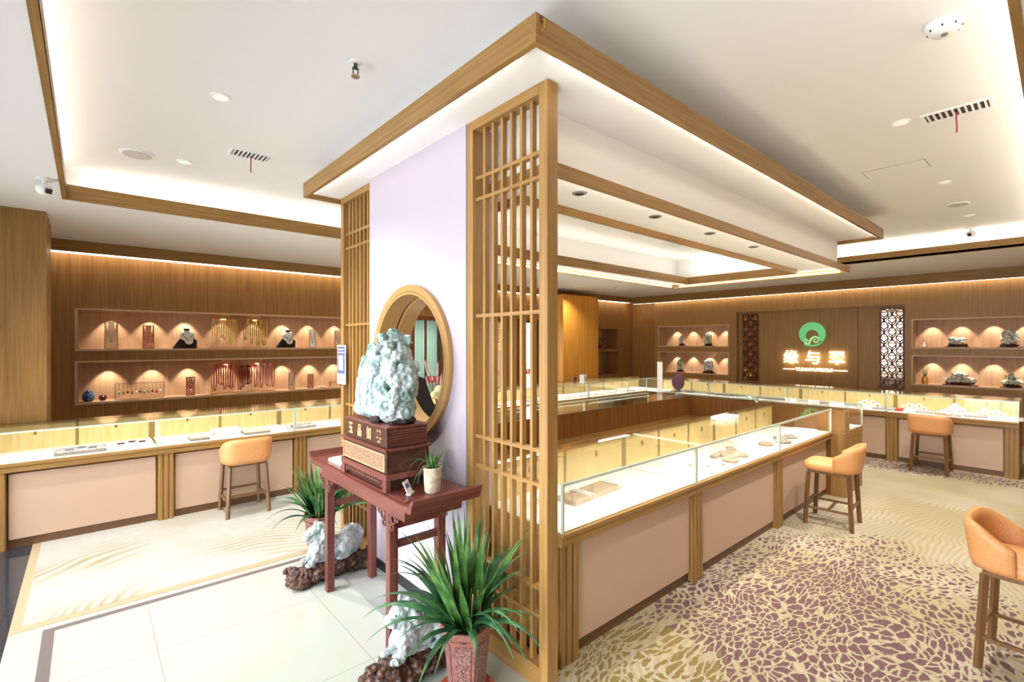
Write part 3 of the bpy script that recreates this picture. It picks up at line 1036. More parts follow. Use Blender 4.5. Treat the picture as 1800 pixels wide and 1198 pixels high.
# long left counter
LX = (-0.62, 0.47, 1.64, 2.80, 3.98, 5.18, 6.40, 7.55)
LL = ('leftmost glass counter with pale front, cut by the left edge of the photo',
      'left wall glass counter just behind the lone tan stool',
      'left wall glass counter between the tan stool and the left lattice screen',
      'left wall counter hidden behind the lilac partition',
      'left wall counter glimpsed through the round opening',
      'left wall counter glimpsed through the tall lattice, near the red door stickers',
      'far counter with bright white trays in front of the orange wooden block')
for i in range(7):
    counter(LL[i], (LX[i], 5.35, 0), 0, LX[i + 1] - LX[i], post_r=(i == 6), side_l=(i == 0), light=0.36 if i < 3 else 0.7)
# back counter
BY = (5.35, 4.09, 2.83, 1.60, 0.35)
BL = ('back wall glass counter furthest left, below the small stone niches', 'back wall glass counter left of the glowing sign',
      'back wall glass counter below the glowing sign', 'back wall glass counter at the right end, behind the low backed stool')
for i in range(4):
    counter(BL[i], (8.15, BY[i], 0), R(-90), BY[i] - BY[i + 1], post_r=(i == 3), side_r=(i == 3), light=0.42)
counter('corner glass counter where the left wall run meets the back wall run', (7.55, 5.38, 0), 0, 1.20, 0.57, post_l=False, light=0.9)

# ------------------------------------------------------------------ stools
def seat_mesh(mb, w=0.40, d=0.40, z0=0.475, z1=0.545):
    n = 40
    prof = ((0.90, z0), (1.0, z0 + 0.018), (1.0, z1 - 0.022), (0.95, z1 - 0.004), (0.80, z1), (0.0, z1 + 0.004))
    rings = []
    for (s_, z) in prof:
        ring = []
        for k in range(n):
            a = 2 * pi * k / n
            e = 0.45
            x = math.copysign(abs(cos(a)) ** e, cos(a)) * w / 2 * s_
            y = math.copysign(abs(sin(a)) ** e, sin(a)) * d / 2 * s_
            ring.append(mb.bm.verts.new((x, y, z)))
        rings.append(ring)
    for A, B in zip(rings, rings[1:]):
        for k in range(n):
            mb.bm.faces.new((A[k], A[(k + 1) % n], B[(k + 1) % n], B[k]))
    mb.bm.faces.new(rings[0][::-1])
    return mb


def stool(label, loc, rz):
    t = thing('bar_stool', label, 'stool', loc, rz, 'tan leather counter stools')
    seat_mesh(MB(), 0.37, 0.40).build('seat', M_leather, t, True)
    # wrapped backrest: front is +y, back is -y
    mb = MB()
    na, nz = 28, 6
    out, inn = [], []
    for i in range(na + 1):
        u = -1 + 2 * i / na
        a = -pi / 2 + u * R(88)
        top = 0.715 - 0.10 * abs(u) ** 3.5
        bot = 0.49 - 0.0 * abs(u)
        co, ci = [], []
        for j in range(nz + 1):
            v = j / nz
            z = bot + (top - bot) * v
            fl = 1 + 0.13 * v * (1 - 0.4 * abs(u))
            for (lst, r) in ((co, 1.0), (ci, 0.84)):
                rr = r - (0.03 if r == 1.0 and j in (0, nz) else 0) + (0.03 if r < 1 and j in (0, nz) else 0)
                e = 0.5
                x = math.copysign(abs(cos(a)) ** e, cos(a)) * 0.205 * rr * fl
                y = math.copysign(abs(sin(a)) ** e, sin(a)) * 0.215 * rr * fl
                lst.append(mb.bm.verts.new((x, y, z)))
        out.append(co); inn.append(ci)
    f = mb.bm.faces.new
    for i in range(na):
        for j in range(nz):
            f((out[i][j], out[i + 1][j], out[i + 1][j + 1], out[i][j + 1]))
            f((inn[i][j], inn[i][j + 1], inn[i + 1][j + 1], inn[i + 1][j]))
        f((out[i][0], inn[i][0], inn[i + 1][0], out[i + 1][0]))
        f((out[i][nz], out[i + 1][nz], inn[i + 1][nz], inn[i][nz]))
    for i in (0, na):
        for j in range(nz):
            f((out[i][j], out[i][j + 1], inn[i][j + 1], inn[i][j]))
    mb.build('backrest', M_leather, t, True)
    mb = MB(); mb.box(-0.16, 0.16, -0.16, 0.16, 0.455, 0.476, 0.003); mb.build('seat_frame', M_leg, t)
    c = []
    for sx in (-1, 1):
        for sy in (-1, 1):
            mb = MB(); mb.bar((sx * 0.172, sy * 0.172, 0.0), (sx * 0.150, sy * 0.150, 0.458), 0.026); mb.build('leg', M_leg, t)
    r = 0.165
    for z, a, b in ((0.19, (-r, -r), (r, -r)), (0.19, (-r, r), (r, r)), (0.15, (-r, -r), (-r, r)), (0.15, (r, -r), (r, r))):
        mb = MB(); mb.bar((*a, z), (*b, z), 0.017); mb.build('footrest_rail', M_leg, t)
    mb = MB(); mb.bar((-r, 0, 0.15), (r, 0, 0.15), 0.017); mb.build('cross_rail', M_leg, t)
    return t


s0 = stool('tan leather stool facing the left wall counter', (1.12, 5.155, 0.004), 0)
dup(s0, (4.97, 1.36, 0.004), R(4), 'tan leather stool pulled up to the island counter, seen from its side')
dup(s0, (3.46, 0.10, 0.004), R(176), 'large nearest tan leather stool cut by the right edge of the photo')
dup(s0, (7.90, 1.10, 0.004), R(-90), 'tan leather stool facing the back wall counter at the right')

# ------------------------------------------------------------------ ceiling fittings
def disc_light(label, x, y, r, z=ZC, on=0.0, rot=True):
    t = thing('downlight', label, 'light', (x, y, z), 0, 'recessed ceiling downlights')
    mb = MB(); mb.lathe([(r * 0.72, -0.004), (r * 0.98, -0.005), (r, -0.001), (r, 0)]); mb.build('trim_ring', M_white, t, False)
    mb = MB(); mb.cyl(0, 0, -0.007, -0.004, r * 0.7); mb.build('lens', M_lamp, t)
    spot('downlight_lamp', (x, y, z - 0.03), (0, 0, 0), K_DOWN * on, 125, 0.9, MID, 0.01)
    return t


disc_light('small round downlight alone in the middle of the left ceiling', 0.588, 3.281, 0.055, on=1)
disc_light('small round downlight right of the big ceiling speaker', 0.583, 4.647, 0.055, on=1)
disc_light('round downlight left of the right ceiling vent', 4.026, 0.713, 0.055, on=1)
disc_light('small flat downlight beyond the ceiling access panel', 5.823, 0.718, 0.045, on=1)
disc_light('tiny downlight at the far right end of the ceiling, below the oval speaker', 7.55, 0.72, 0.05, on=1)
for (x, y, r, lb) in ((0.283, 4.692, 0.11, 'large flat round speaker grille in the left ceiling'), (6.85, 0.74, 0.10, 'flat oval looking speaker grille far along the right ceiling')):
    t = thing('ceiling_speaker', lb, 'speaker', (x, y, ZC))
    mb = MB(); mb.lathe([(r * 0.85, -0.010), (r * 0.97, -0.008), (r, 0)]); mb.build('grille_rim', M_white, t, True)
    mb = MB(); mb.cyl(0, 0, -0.013, -0.010, r * 0.84); mb.build('grille', mat('speaker_mesh_%d' % int(x), srgb(206, 200, 192), 0.7), t)
for (x, lb) in ((2.15, 'nearest small downlight under the lit ceiling ring'), (2.94, 'second small downlight under the lit ceiling ring'), (3.72, 'third small downlight under the lit ceiling ring'), (4.54, 'furthest small downlight under the lit ceiling ring'), ):
    t = thing('spotlight', lb, 'light', (x, 1.86, 2.47), 0, 'small downlights under the ceiling ring')
    mb = MB(); mb.lathe([(0.032, -0.006), (0.042, -0.004), (0.044, 0)]); mb.build('trim_ring', M_grey, t)
    mb = MB(); mb.cyl(0, 0, -0.008, -0.006, 0.026); mb.build('lens', M_dark, t)
    spot('spotlight_lamp', (x, 1.86, 2.455), (0, 0, 0), 22, 84, 0.6)


def vent(label, x, y, lx, ly, z, ribbon=True, n=9, along='x'):
    t = thing('air_vent', label, 'vent', (x, y, z))
    fx, fy = lx / 2, ly / 2
    mb = MB()
    mb.box(-fx, fx, -fy, -fy + 0.018, -0.008, 0); mb.box(-fx, fx, fy - 0.018, fy, -0.008, 0)
    mb.box(-fx, -fx + 0.018, -fy + .018, fy - .018, -0.008, 0); mb.box(fx - 0.018, fx, -fy + .018, fy - .018, -0.008, 0)
    mb.build('frame', M_white, t)
    mb = MB(); mb.box(-fx + .018, fx - .018, -fy + .018, fy - .018, -0.002, 0); mb.build('opening', M_dark, t)
    for k in range(n):
        mb = MB()
        if along == 'x':
            u = -fx + .018 + (lx - .036) * (k + .5) / n
            mb.box(u - .005, u + .005, -fy + .018, fy - .018, -0.010, -0.002)
        else:
            u = -fy + .018 + (ly - .036) * (k + .5) / n
            mb.box(-fx + .018, fx - .018, u - .005, u + .005, -0.010, -0.002)
        mb.build('louvre', M_white, t)
    if ribbon:
        rb = MB(); rb.tube([(0, 0, -0.008), (0.003, 0.002, -0.05), (0.0, -0.002, -0.10), (0.002, 0, -0.135)], 0.004, 6)
        tag(rb.build('ribbon', M_ribbon, None, True, (x, y, z)), 'red ribbon hanging from the %s ceiling vent' % ('left' if x < 2 else 'right'), 'ribbon')
    return t


vent('dark slotted air vent in the left ceiling with a red ribbon', 0.945, 4.145, 0.29, 0.17, ZC)
vent('dark slotted air vent in the right ceiling with a red ribbon', 4.09, 0.447, 0.17, 0.33, ZC, n=10, along='y')
vent('grey vent inside the lit ceiling tray, nearer the lattice', 4.30, 3.02, 0.30, 0.16, ZS + .03, ribbon=False)
vent('grey vent inside the lit ceiling tray, further away', 5.38, 3.15, 0.30, 0.16, ZS + .03, ribbon=False)
for (x, lb) in ((4.6, 'added soffit lamp seen through the round opening'), (6.2, 'added soffit lamp above the left glass door'), (7.6, 'added soffit lamp nearest the orange wooden block')):
    disc_light(lb, x, 6.7, 0.05, ZS, on=0.5)  # added lamps, only there to brighten the dim far left wall and doors
t = thing('access_panel', 'flush square edged access panel in the right ceiling', 'panel', (5.08, 0.935, ZC))
M_shadow = mat('panel_gap', srgb(170, 166, 156), 0.8)
mb = MB(); mb.box(-0.12, 0.12, -0.21, 0.21, -0.003, 0); mb.build('gap', M_shadow, t)
mb = MB(); mb.box(-0.112, 0.112, -0.202, 0.202, -0.006, -0.003); mb.build('lid', M_ceil, t)
t = thing('smoke_detector', 'white domed smoke detector in the right ceiling', 'smoke detector', (2.922, 0.36, ZC))
mb = MB(); mb.lathe([(0.045, -0.05), (0.06, -0.035), (0.065, -0.016), (0.07, -0.012), (0.075, 0)]); mb.build('housing', M_white, t, True)
for k in range(8):
    a = 2 * pi * k / 8
    mb = MB(); mb.boxm((0.007, 0.006, 0.007), Matrix.Rotation(a, 4, 'Z') @ Matrix.Translation((0, 0.0595, -0.034))); mb.build('sensor_slot', M_dark, t)
mb = MB(); mb.cyl(0.0, 0, -0.056, -0.05, 0.012); mb.build('indicator', M_grey, t)
t = thing('sprinkler', 'small metal fire sprinkler hanging from the left ceiling', 'sprinkler', (1.042, 2.421, ZC))
mb = MB(); mb.lathe([(0.012, -0.006), (0.03, -0.004), (0.032, 0)]); mb.build('escutcheon', M_white, t)
mb = MB(); mb.cyl(0, 0, -0.03, -0.005, 0.010); mb.bar((-0.014, 0, -0.03), (-0.012, 0, -0.07), 0.005); mb.bar((0.014, 0, -0.03), (0.012, 0, -0.07), 0.005); mb.box(-.016, .016, -.006, .006, -.034, -.028)
mb.build('frame', mat('dark_metal', srgb(80, 84, 88), 0.3, 0.7), t)
mb = MB(); mb.cyl(0, 0, -0.074, -0.070, 0.022); mb.build('deflector', M_steel, t)
t = thing('hook', 'tiny metal hook at the near corner of the hanging oak edge board', 'hook', (1.33, 1.343, 2.84))
mb = MB(); mb.tube([(0, 0, .02), (0, -.012, .015), (0.0, -.014, -.02), (0.0, -.004, -.032), (0.0, 0.0, -.02)], 0.004, 6); mb.build('hook_wire', M_brass, t)
mb = MB(); mb.box(-.008, .008, -.003, .001, .008, .03); mb.build('hook_plate', M_dkwood, t)


def camera_dome(label, x, y, z, rz):
    t = thing('security_camera', label, 'camera', (x, y, z), rz)
    mb = MB(); mb.cyl(0, 0, -0.02, 0, 0.045); mb.build('mount', M_white, t)
    mb = MB(); mb.cyl(0, 0, -0.05, -0.02, 0.016); mb.build('neck', M_white, t)
    mb = MB(); mb.lathe([(0.012, -0.12), (0.035, -0.112), (0.048, -0.085), (0.045, -0.06), (0.02, -0.045)]); mb.build('ball', M_white, t, True)
    mb = MB(); mb.bar((0.03, 0, -0.088), (0.055, 0, -0.10), 0.034); mb.build('lens', M_dark, t)


camera_dome('white ball security camera under the ceiling at the far left', -0.234, 4.784, ZS, R(-60))
camera_dome('white ball security camera at the far right end of the ceiling', 8.35, 0.78, ZC, R(170))
#==ITEMS==
# ------------------------------------------------------------------ altar table
t = thing('altar_table', 'dark red rosewood altar table with carved brackets in front of the lilac partition', 'table', (1.31, 2.64, 0))
LXs, LYs = (-0.135, 0.155), (-0.36, 0.49)
mb = MB(); mb.box(-0.20, 0.20, -0.60, 0.60, 0.805, 0.835, 0.003); mb.box(-0.175, 0.175, -0.575, 0.575, 0.835, 0.842)
mb.build('tabletop', M_rose['y'], t)
for s_ in (-1, 1):
    M = Matrix(((0, 0, 1, -0.20), (s_, 0, 0, 0), (0, 1, 0, 0), (0, 0, 0, 1)))
    mb = MB(); mb.prism([(0.60, 0.805), (0.665, 0.812), (0.69, 0.875), (0.675, 0.878), (0.645, 0.84), (0.60, 0.836)], 0.40, M)
    mb.build('upturned_end', M_rose['x'], t)
for x in (-0.165, 0.150):
    mb = MB(); mb.box(x, x + 0.018, -0.55, 0.55, 0.735, 0.805)
    mb.build('apron', M_rose['y'], t)
    for y0, s_ in ((LYs[0], -1), (LYs[0], 1), (LYs[1], -1), (LYs[1], 1)):
        mb = MB()
        cx = x + 0.009
        mb.ring((cx, y0 + s_ * 0.055, 0.712), 0.021, 0.0065, 'x', 16, 6)
        mb.ring((cx, y0 + s_ * 0.095, 0.723), 0.014, 0.0055, 'x', 14, 6)
        mb.ring((cx, y0 + s_ * 0.045, 0.670), 0.015, 0.0055, 'x', 14, 6)
        mb.build('carved_bracket', M_rose['y'], t, True)
for x in LXs:
    for y in LYs:
        mb = MB(); mb.box(x - 0.024, x + 0.024, y - 0.024, y + 0.024, 0, 0.805, 0.004)
        mb.build('leg', M_rose['z'], t)
for y in LYs:
    for z in (0.66, 0.56):
        mb = MB(); mb.box(LXs[0] + .02, LXs[1] - .02, y - 0.013, y + 0.013, z - 0.017, z + 0.017); mb.build('side_rail', M_rose['x'], t)
for s_ in (-1, 1):
    mb = MB(); mb.box(-0.15, 0.15, s_ * 0.545 - 0.009, s_ * 0.545 + 0.009, 0.735, 0.805); mb.build('end_apron', M_rose['x'], t)

# stacked wooden pedestal with gold characters
TZ = 0.842
t = thing('wooden_pedestal', 'stacked dark wooden pedestal with gold characters under the jade carving', 'pedestal', (1.255, 2.525, TZ))
mb = MB(); mb.box(-0.135, 0.135, -0.285, 0.285, 0.060, 0.092, 0.004); mb.build('stand_top', M_rose['y'], t)
for sx in (-1, 1):
    for sy in (-1, 1):
        mb = MB(); mb.box(sx * 0.118 - 0.014, sx * 0.118 + 0.014, sy * 0.262 - 0.02, sy * 0.262 + 0.02, 0, 0.060, 0.003)
        mb.ring((sx * 0.118, sy * 0.225, 0.038), 0.016, 0.007, 'x', 14, 6)
        mb.build('foot', M_rose['z'], t)
mb = MB(); mb.box(-0.105, 0.105, -0.24, 0.24, 0.0, 0.060); mb.build('recessed_core', M_rosed, t)
mb = MB()
for k in range(14):
    y = -0.20 + 0.40 * k / 13
    mb.ring((-0.128, y, 0.052), 0.013, 0.004, 'x', 12, 5)
tag(mb.build('scalloped_fringe', M_rose['y'], t, True), kind='stuff')
mb = MB(); mb.box(-0.125, 0.125, -0.272, 0.272, 0.092, 0.205, 0.004); mb.build('middle_tier', M_rosed, t)
mb = MB(); mb.box(-0.1275, -0.125, -0.262, 0.262, 0.102, 0.192); mb.build('carved_front', M_carved, t)
mb = MB()
for (y0, y1, z0, z1) in ((-.262, .262, .102, .108), (-.262, .262, .186, .192), (-.262, -.256, .108, .186), (.256, .262, .108, .186)):
    mb.box(-0.131, -0.1275, y0, y1, z0, z1)
mb.build('carved_border', M_gold, t)
mb = MB(); mb.box(-0.135, 0.135, -0.282, 0.282, 0.205, 0.219, 0.003); mb.build('middle_ledge', M_rose['y'], t)
mb = MB(); mb.box(-0.118, 0.120, -0.262, 0.262, 0.219, 0.318, 0.004); mb.build('upper_box', M_rosed, t)
for k in range(6):
    mb = MB(); mb.box(-0.10, 0.118, -0.264, -0.262, 0.230 + k * 0.014, 0.236 + k * 0.014); mb.build('side_groove', M_rose['x'], t)
for k, ch in enumerate('玉品如美'):
    text_mesh('gold_character', ch, 0.070, 0.0015, M_gold, t, face_negx(-0.120, 0.175 - 0.118 * k, 0.268), 0.002, sx=0.8)
mb = MB(); mb.box(-0.122, 0.124, -0.268, 0.268, 0.318, 0.328, 0.003); mb.build('upper_lid', M_rose['y'], t)
PZ = TZ + 0.328

# jade carving
t = thing('jade_carving', 'tall pale green and white jade carving on a stacked wooden pedestal', 'sculpture', (1.25, 2.50, PZ))
ell = [((0, 0.10, 0.06), (0.085, 0.16, 0.07)), ((0.01, -0.09, 0.07), (0.09, 0.14, 0.08)),
       ((-0.01, 0.10, 0.22), (0.075, 0.105, 0.17), (0.1, 0, 0)), ((-0.01, 0.10, 0.345), (0.055, 0.07, 0.085)), ((-0.01, 0.135, 0.40), (0.032, 0.032, 0.036)),
       ((0.0, 0.17, 0.20), (0.055, 0.07, 0.10)), ((0.02, -0.07, 0.27), (0.07, 0.085, 0.20)),
       ((0.03, -0.05, 0.42), (0.05, 0.060, 0.085)), ((0.03, -0.04, 0.475), (0.034, 0.04, 0.03)),
       ((0.03, -0.17, 0.22), (0.065, 0.065, 0.12)), ((0.03, -0.13, 0.34), (0.05, 0.05, 0.09)),
       ((-0.05, 0.08, 0.13), (0.045, 0.05, 0.11)), ((-0.05, -0.06, 0.16), (0.045, 0.07, 0.09)),
       ((-0.05, 0.17, 0.06), (0.05, 0.07, 0.05)), ((-0.04, -0.15, 0.09), (0.06, 0.06, 0.07)),
       ((-0.055, 0.02, 0.30), (0.03, 0.03, 0.10), (0.25, 0, 0))]
for k in range(46):
    yy = random.uniform(-0.22, -0.02); zz = random.uniform(0.05, 0.46)
    rr = random.uniform(0.016, 0.032)
    if zz > 0.36: yy = random.uniform(-0.13, -0.0)
    ell.append(((random.choice((-1, -1, 1)) * 0.055 + 0.015 + random.uniform(-.01, .01), yy, zz), (rr * 0.8, rr, rr * random.uniform(.8, 1.4))))
for k in range(14):   # folds of the robed figure
    yy = 0.03 + 0.013 * k
    ell.append(((-0.072 + 0.01 * cos(k * 2), yy, 0.19 + 0.03 * sin(k)), (0.016, 0.007, 0.15), (0.16 * sin(k * .7), 0.1, 0)))
blob('jade_body', ell, 0.006, 0.014, 24, M_jade, t, 0.010, 62, 3, ridge=True, ampf=lambda c: 0.3 if c.y > 0.03 else 1.0 if c.y < -0.02 else 0.3 + 0.7 * (0.03 - c.y) / 0.05)
t2 = thing('carving_base', 'small dark carved wood base wrapped under the jade carving', 'base', (1.20, 2.44, PZ + 0.0))
blob('root_foot', [((0.045, 0.06, 0.012), (0.07, 0.10, 0.018)), ((0.07, -0.09, 0.016), (0.07, 0.08, 0.022)), ((-0.03, 0.02, 0.014), (0.022, 0.05, 0.02))], 0.005, 0.008, 40, M_black, t2, 0, 0, 5)

# small things on the altar table
t = thing('potted_plant', 'small spidery green plant in a beige stone cup on the altar table', 'plant', (1.315, 2.115, TZ))
mb = MB(); mb.lathe([(0.036, 0), (0.040, 0.01), (0.046, 0.125), (0.050, 0.130), (0.044, 0.130), (0.040, 0.118), (0.0, 0.118)][:-1]); mb.build('cup', M_stone, t, True)
mb = MB(); mb.cyl(0, 0, 0.112, 0.120, 0.040); mb.build('soil', M_soil, t)


def leaf(mb, base, az, el, L, w, droop, seg=9, twist=0.0):
    d = Vector((cos(az) * cos(el), sin(az) * cos(el), sin(el)))
    side = Vector((-sin(az), cos(az), 0))
    p = Vector(base)
    step = L / seg
    prev = None
    for i in range(seg + 1):
        u = i / seg
        ww = w * (0.35 + 0.65 * math.sin(pi * min(1, u * 1.15 + 0.12)) ** 0.8) * (1 - u ** 5)
        s_ = (Matrix.Rotation(twist * u, 4, d) @ side)
        n = d.cross(s_)
        row = [mb.bm.verts.new(p + s_ * ww / 2 + n * ww * -0.12), mb.bm.verts.new(p + n * ww * 0.10), mb.bm.verts.new(p - s_ * ww / 2 + n * ww * -0.12)]
        if prev:
            mb.bm.faces.new((prev[0], prev[1], row[1], row[0]))
            mb.bm.faces.new((prev[1], prev[2], row[2], row[1]))
        prev = row
        d = (d + Vector((0, 0, -droop * step / L * (0.4 + 1.4 * u)))).normalized()
        p += d * step


rnd = random.Random(3)
mb = MB()
for k in range(16):
    leaf(mb, (rnd.uniform(-.012, .012), rnd.uniform(-.012, .012), 0.115), rnd.uniform(0, 2 * pi), R(rnd.uniform(58, 85)), rnd.uniform(.09, .13), 0.012, 0.25)
mb.build('upright_leaves', M_leaf, t, True)
mb = MB()
for k in range(20):
    leaf(mb, (rnd.uniform(-.012, .012), rnd.uniform(-.012, .012), 0.118), rnd.uniform(0, 2 * pi), R(rnd.uniform(30, 65)), rnd.uniform(.17, .27), 0.0045, 2.4, 14)
mb.build('drooping_leaves', M_leaf2, t, True)
t = thing('price_card', 'small white printed card tilted beside the stone cup plant', 'card', (1.22, 2.17, TZ), R(40))
M = Matrix.Rotation(R(-25), 4, 'X')
mb = MB(); mb.boxm((0.062, 0.003, 0.062), M @ Matrix.Translation((0, 0, 0.038))); mb.build('card_face', M_white, t)
mb = MB(); mb.boxm((0.040, 0.0012, 0.024), M @ Matrix.Translation((0, -0.002, 0.042))); mb.build('printed_block', M_bluegrey, t)
mb = MB(); mb.box(-0.03, 0.03, -0.012, 0.012, 0, 0.006); mb.build('foot', M_white, t)
t = thing('tissue_tray', 'flat white tray on the left end of the altar table', 'tray', (1.24, 3.02, TZ))
mb = MB(); mb.box(-0.08, 0.08, -0.10, 0.10, 0, 0.018, 0.004); mb.build('tray_body', M_white, t)
mb = MB(); mb.box(-0.065, 0.065, -0.085, 0.085, 0.018, 0.024, 0.002); mb.build('cloth_pad', M_trayw, t)

# sign holder clipped on the far left lattice
t = thing('hanging_sign', 'white and blue grey payment sign fixed to the left lattice post', 'sign', (1.575, 3.93, 1.42))
mb = MB(); mb.box(-0.006, 0.0, -0.085, 0.085, -0.16, 0.16, 0.002); mb.build('sign_board', M_white, t)
mb = MB(); mb.box(-0.008, -0.006, -0.075, 0.075, -0.075, 0.150); mb.build('blue_print', M_bluegrey, t)
mb = MB(); mb.box(-0.010, -0.008, -0.04, 0.04, -0.045, 0.075); mb.build('white_window', M_white, t)
for z in (0.125, 0.10):
    mb = MB(); mb.box(-0.010, -0.008, -0.06, 0.06, z - 0.004, z + 0.004); mb.build('print_line', M_white, t)
for z in (-0.105, -0.128):
    mb = MB(); mb.box(-0.008, -0.006, -0.05, 0.05, z - 0.004, z + 0.004); mb.build('print_line', M_grey, t)

# ------------------------------------------------------------------ big potted plants
def pot_plant(label, x, y, seed, rz, n=78, L=0.52, saucer=True):
    t = thing('potted_plant', label, 'plant', (x, y, 0), rz)
    hx = lambda r, z: [(r * cos(pi / 3 * k), r * sin(pi / 3 * k), z) for k in range(6)]
    mb = MB()
    prof = [(0.078, 0.0), (0.082, 0.02), (0.108, 0.285), (0.124, 0.300), (0.128, 0.33), (0.116, 0.33), (0.108, 0.29)]
    rings = [[mb.bm.verts.new(p) for p in hx(r, z)] for r, z in prof]
    for A, B in zip(rings, rings[1:]):
        for k in range(6): mb.bm.faces.new((A[k], A[(k + 1) % 6], B[(k + 1) % 6], B[k]))
    mb.bm.faces.new(rings[0][::-1]); mb.bm.faces.new(rings[-1])
    mb.build('pot', M_pot, t)
    for k in range(6):
        a0, a1 = pi / 3 * k, pi / 3 * (k + 1)
        mb = MB()
        vs = []
        for (f, z) in ((0.16, 0.05), (0.84, 0.05), (0.84, 0.265), (0.16, 0.265)):
            r = 0.082 + 0.026 * (z - 0.02) / 0.265 + 0.0015
            p = Vector((r * cos(a0), r * sin(a0), z)).lerp(Vector((r * cos(a1), r * sin(a1), z)), f)
            vs.append(p)
        nn = Vector((cos((a0 + a1) / 2), sin((a0 + a1) / 2), -0.1)) * 0.003
        q = [mb.bm.verts.new(v) for v in vs] + [mb.bm.verts.new(v + nn) for v in vs]
        for fc in ((4, 5, 6, 7), (0, 1, 5, 4), (1, 2, 6, 5), (2, 3, 7, 6), (3, 0, 4, 7)): mb.bm.faces.new([q[i] for i in fc])
        mb.build('relief_panel', M_potp, t)
    if saucer:
        mb = MB(); mb.lathe([(0.11, 0), (0.135, 0.02), (0.128, 0.022), (0.10, 0.006)]); mb.build('saucer', M_terra, t, True)
    mb = MB(); mb.cyl(0, 0, 0.285, 0.302, 0.106, n=6); mb.build('soil', M_soil, t)
    r_ = random.Random(seed)
    for nm, mm, cnt, e0, e1, l0, l1, dr in (('inner_leaves', M_leaf, n // 2, 58, 86, .75, 1.1, 0.55), ('outer_leaves', M_leaf2, n // 2, 36, 66, .75, 1.05, 1.25)):
        mb = MB()
        for k in range(cnt):
            az = r_.uniform(0, 2 * pi)
            rad = r_.uniform(0, 0.06)
            leaf(mb, (rad * cos(az), rad * sin(az), 0.30), az + r_.uniform(-.4, .4), R(r_.uniform(e0, e1)), L * r_.uniform(l0, l1), r_.uniform(.030, .048), dr * r_.uniform(.6, 1.3), 11, r_.uniform(-.6, .6))
        mb.build(nm, mm, t, True)
    mb = MB()
    for k in range(26):
        az = r_.uniform(0, 2 * pi); rad = r_.uniform(0, 0.07)
        b = Vector((rad * cos(az), rad * sin(az), 0.30))
        mb.tube([b, b + Vector((0.012 * cos(az), 0.012 * sin(az), 0.10)), b + Vector((0.03 * cos(az), 0.03 * sin(az), 0.20))], 0.007, 6, r_end=0.003)
    mb.build('stems', mottled('pale_stems_%d' % seed, srgb(150, 150, 96), srgb(196, 180, 132), 30), t, True)
    return t


pot_plant('large strappy green plant in a hexagonal brown pot before the tall lattice', 1.30, 1.80, 11, 0.26)
pot_plant('strappy green plant in a brown pot beside the left jade lion', 1.30, 3.66, 23, 0.1, 70, 0.44, False)

# ------------------------------------------------------------------ jade lions on root wood
def lion(label, blabel, x, y, rz, seed):
    b = thing('root_wood_base', blabel, 'base', (x, y, 0), rz)
    el = [((0, 0, 0.065), (0.30, 0.085, 0.062))]
    r_ = random.Random(seed)
    for k in range(70):
        a = r_.uniform(0, 2 * pi); u = r_.uniform(-1, 1)
        el.append(((u * 0.28, 0.085 * cos(a) * (1 - 0.2 * u * u), 0.064 + 0.045 * sin(a)), (r_.uniform(.016, .034), r_.uniform(.016, .028), r_.uniform(.014, .026))))
    for v in (-1, 1):
        for w in (-1, 1): el.append(((v * 0.22, w * 0.06, 0.03), (0.055, 0.04, 0.031)))
    blob('root_wood', el, 0.0065, 0.010, 34, M_root, b, 0.006, 90, seed, ridge=True)
    t = thing('jade_lion', label, 'sculpture', (x, y, 0.118), rz)
    e = [((0.12, 0, 0.085), (0.095, 0.062, 0.080)), ((0.02, 0, 0.075), (0.13, 0.052, 0.058), (0, 0.12, 0)),
         ((-0.09, 0, 0.095), (0.062, 0.058, 0.080)), ((-0.10, 0, 0.165), (0.062, 0.058, 0.060)),
         ((-0.125, 0, 0.205), (0.050, 0.046, 0.044)), ((-0.172, 0, 0.190), (0.030, 0.034, 0.024)),
         ((-0.166, 0, 0.163), (0.024, 0.028, 0.012)),
         ((0.19, 0, 0.11), (0.035, 0.03, 0.05)), ((0.0, 0, 0.012), (0.17, 0.045, 0.018))]
    for s_ in (-1, 1):
        e += [((-0.13, s_ * 0.042, 0.07), (0.024, 0.022, 0.070), (0, 0.25, 0)), ((-0.165, s_ * 0.045, 0.014), (0.038, 0.022, 0.016)),
              ((0.10, s_ * 0.055, 0.07), (0.070, 0.026, 0.062)), ((0.05, s_ * 0.062, 0.014), (0.048, 0.020, 0.016)),
              ((-0.10, s_ * 0.036, 0.245), (0.016, 0.012, 0.026)), ((-0.155, s_ * 0.026, 0.215), (0.010, 0.010, 0.009)),
              ((-0.186, s_ * 0.012, 0.198), (0.008, 0.009, 0.007))]
    for k in range(26):   # curled mane
        a = -0.3 + 3.7 * k / 25
        for q in (0, 1):
            e.append(((-0.075 + 0.022 * q + r_.uniform(-.006, .006), 0.060 * cos(a), 0.185 + 0.060 * sin(a) - 0.02 * q), (0.016, 0.015, 0.016)))
    for k in range(14):   # tail curling up over the back
        a = pi * (-0.15 + 1.15 * k / 13)
        e.append(((0.135 + 0.072 * cos(a), 0.0, 0.105 + 0.078 * sin(a)), (0.019, 0.024, 0.019)))
    for k in range(7):
        e.append(((-0.04 + 0.03 * k, 0, 0.135 + 0.006 * sin(k)), (0.014, 0.012, 0.016)))
    blob('lion_body', e, 0.005, 0.006, 30, M_jlion, t, 0.003, 80, seed + 2, ridge=True)
    for s_ in (-1, 1):
        mb = MB(); q = bmesh.ops.create_uvsphere(mb.bm, u_segments=10, v_segments=8, radius=0.006)
        for v in q['verts']: v.co += Vector((-0.164, s_ * 0.027, 0.216))
        mb.build('eye', M_grey, t, True)
    return t


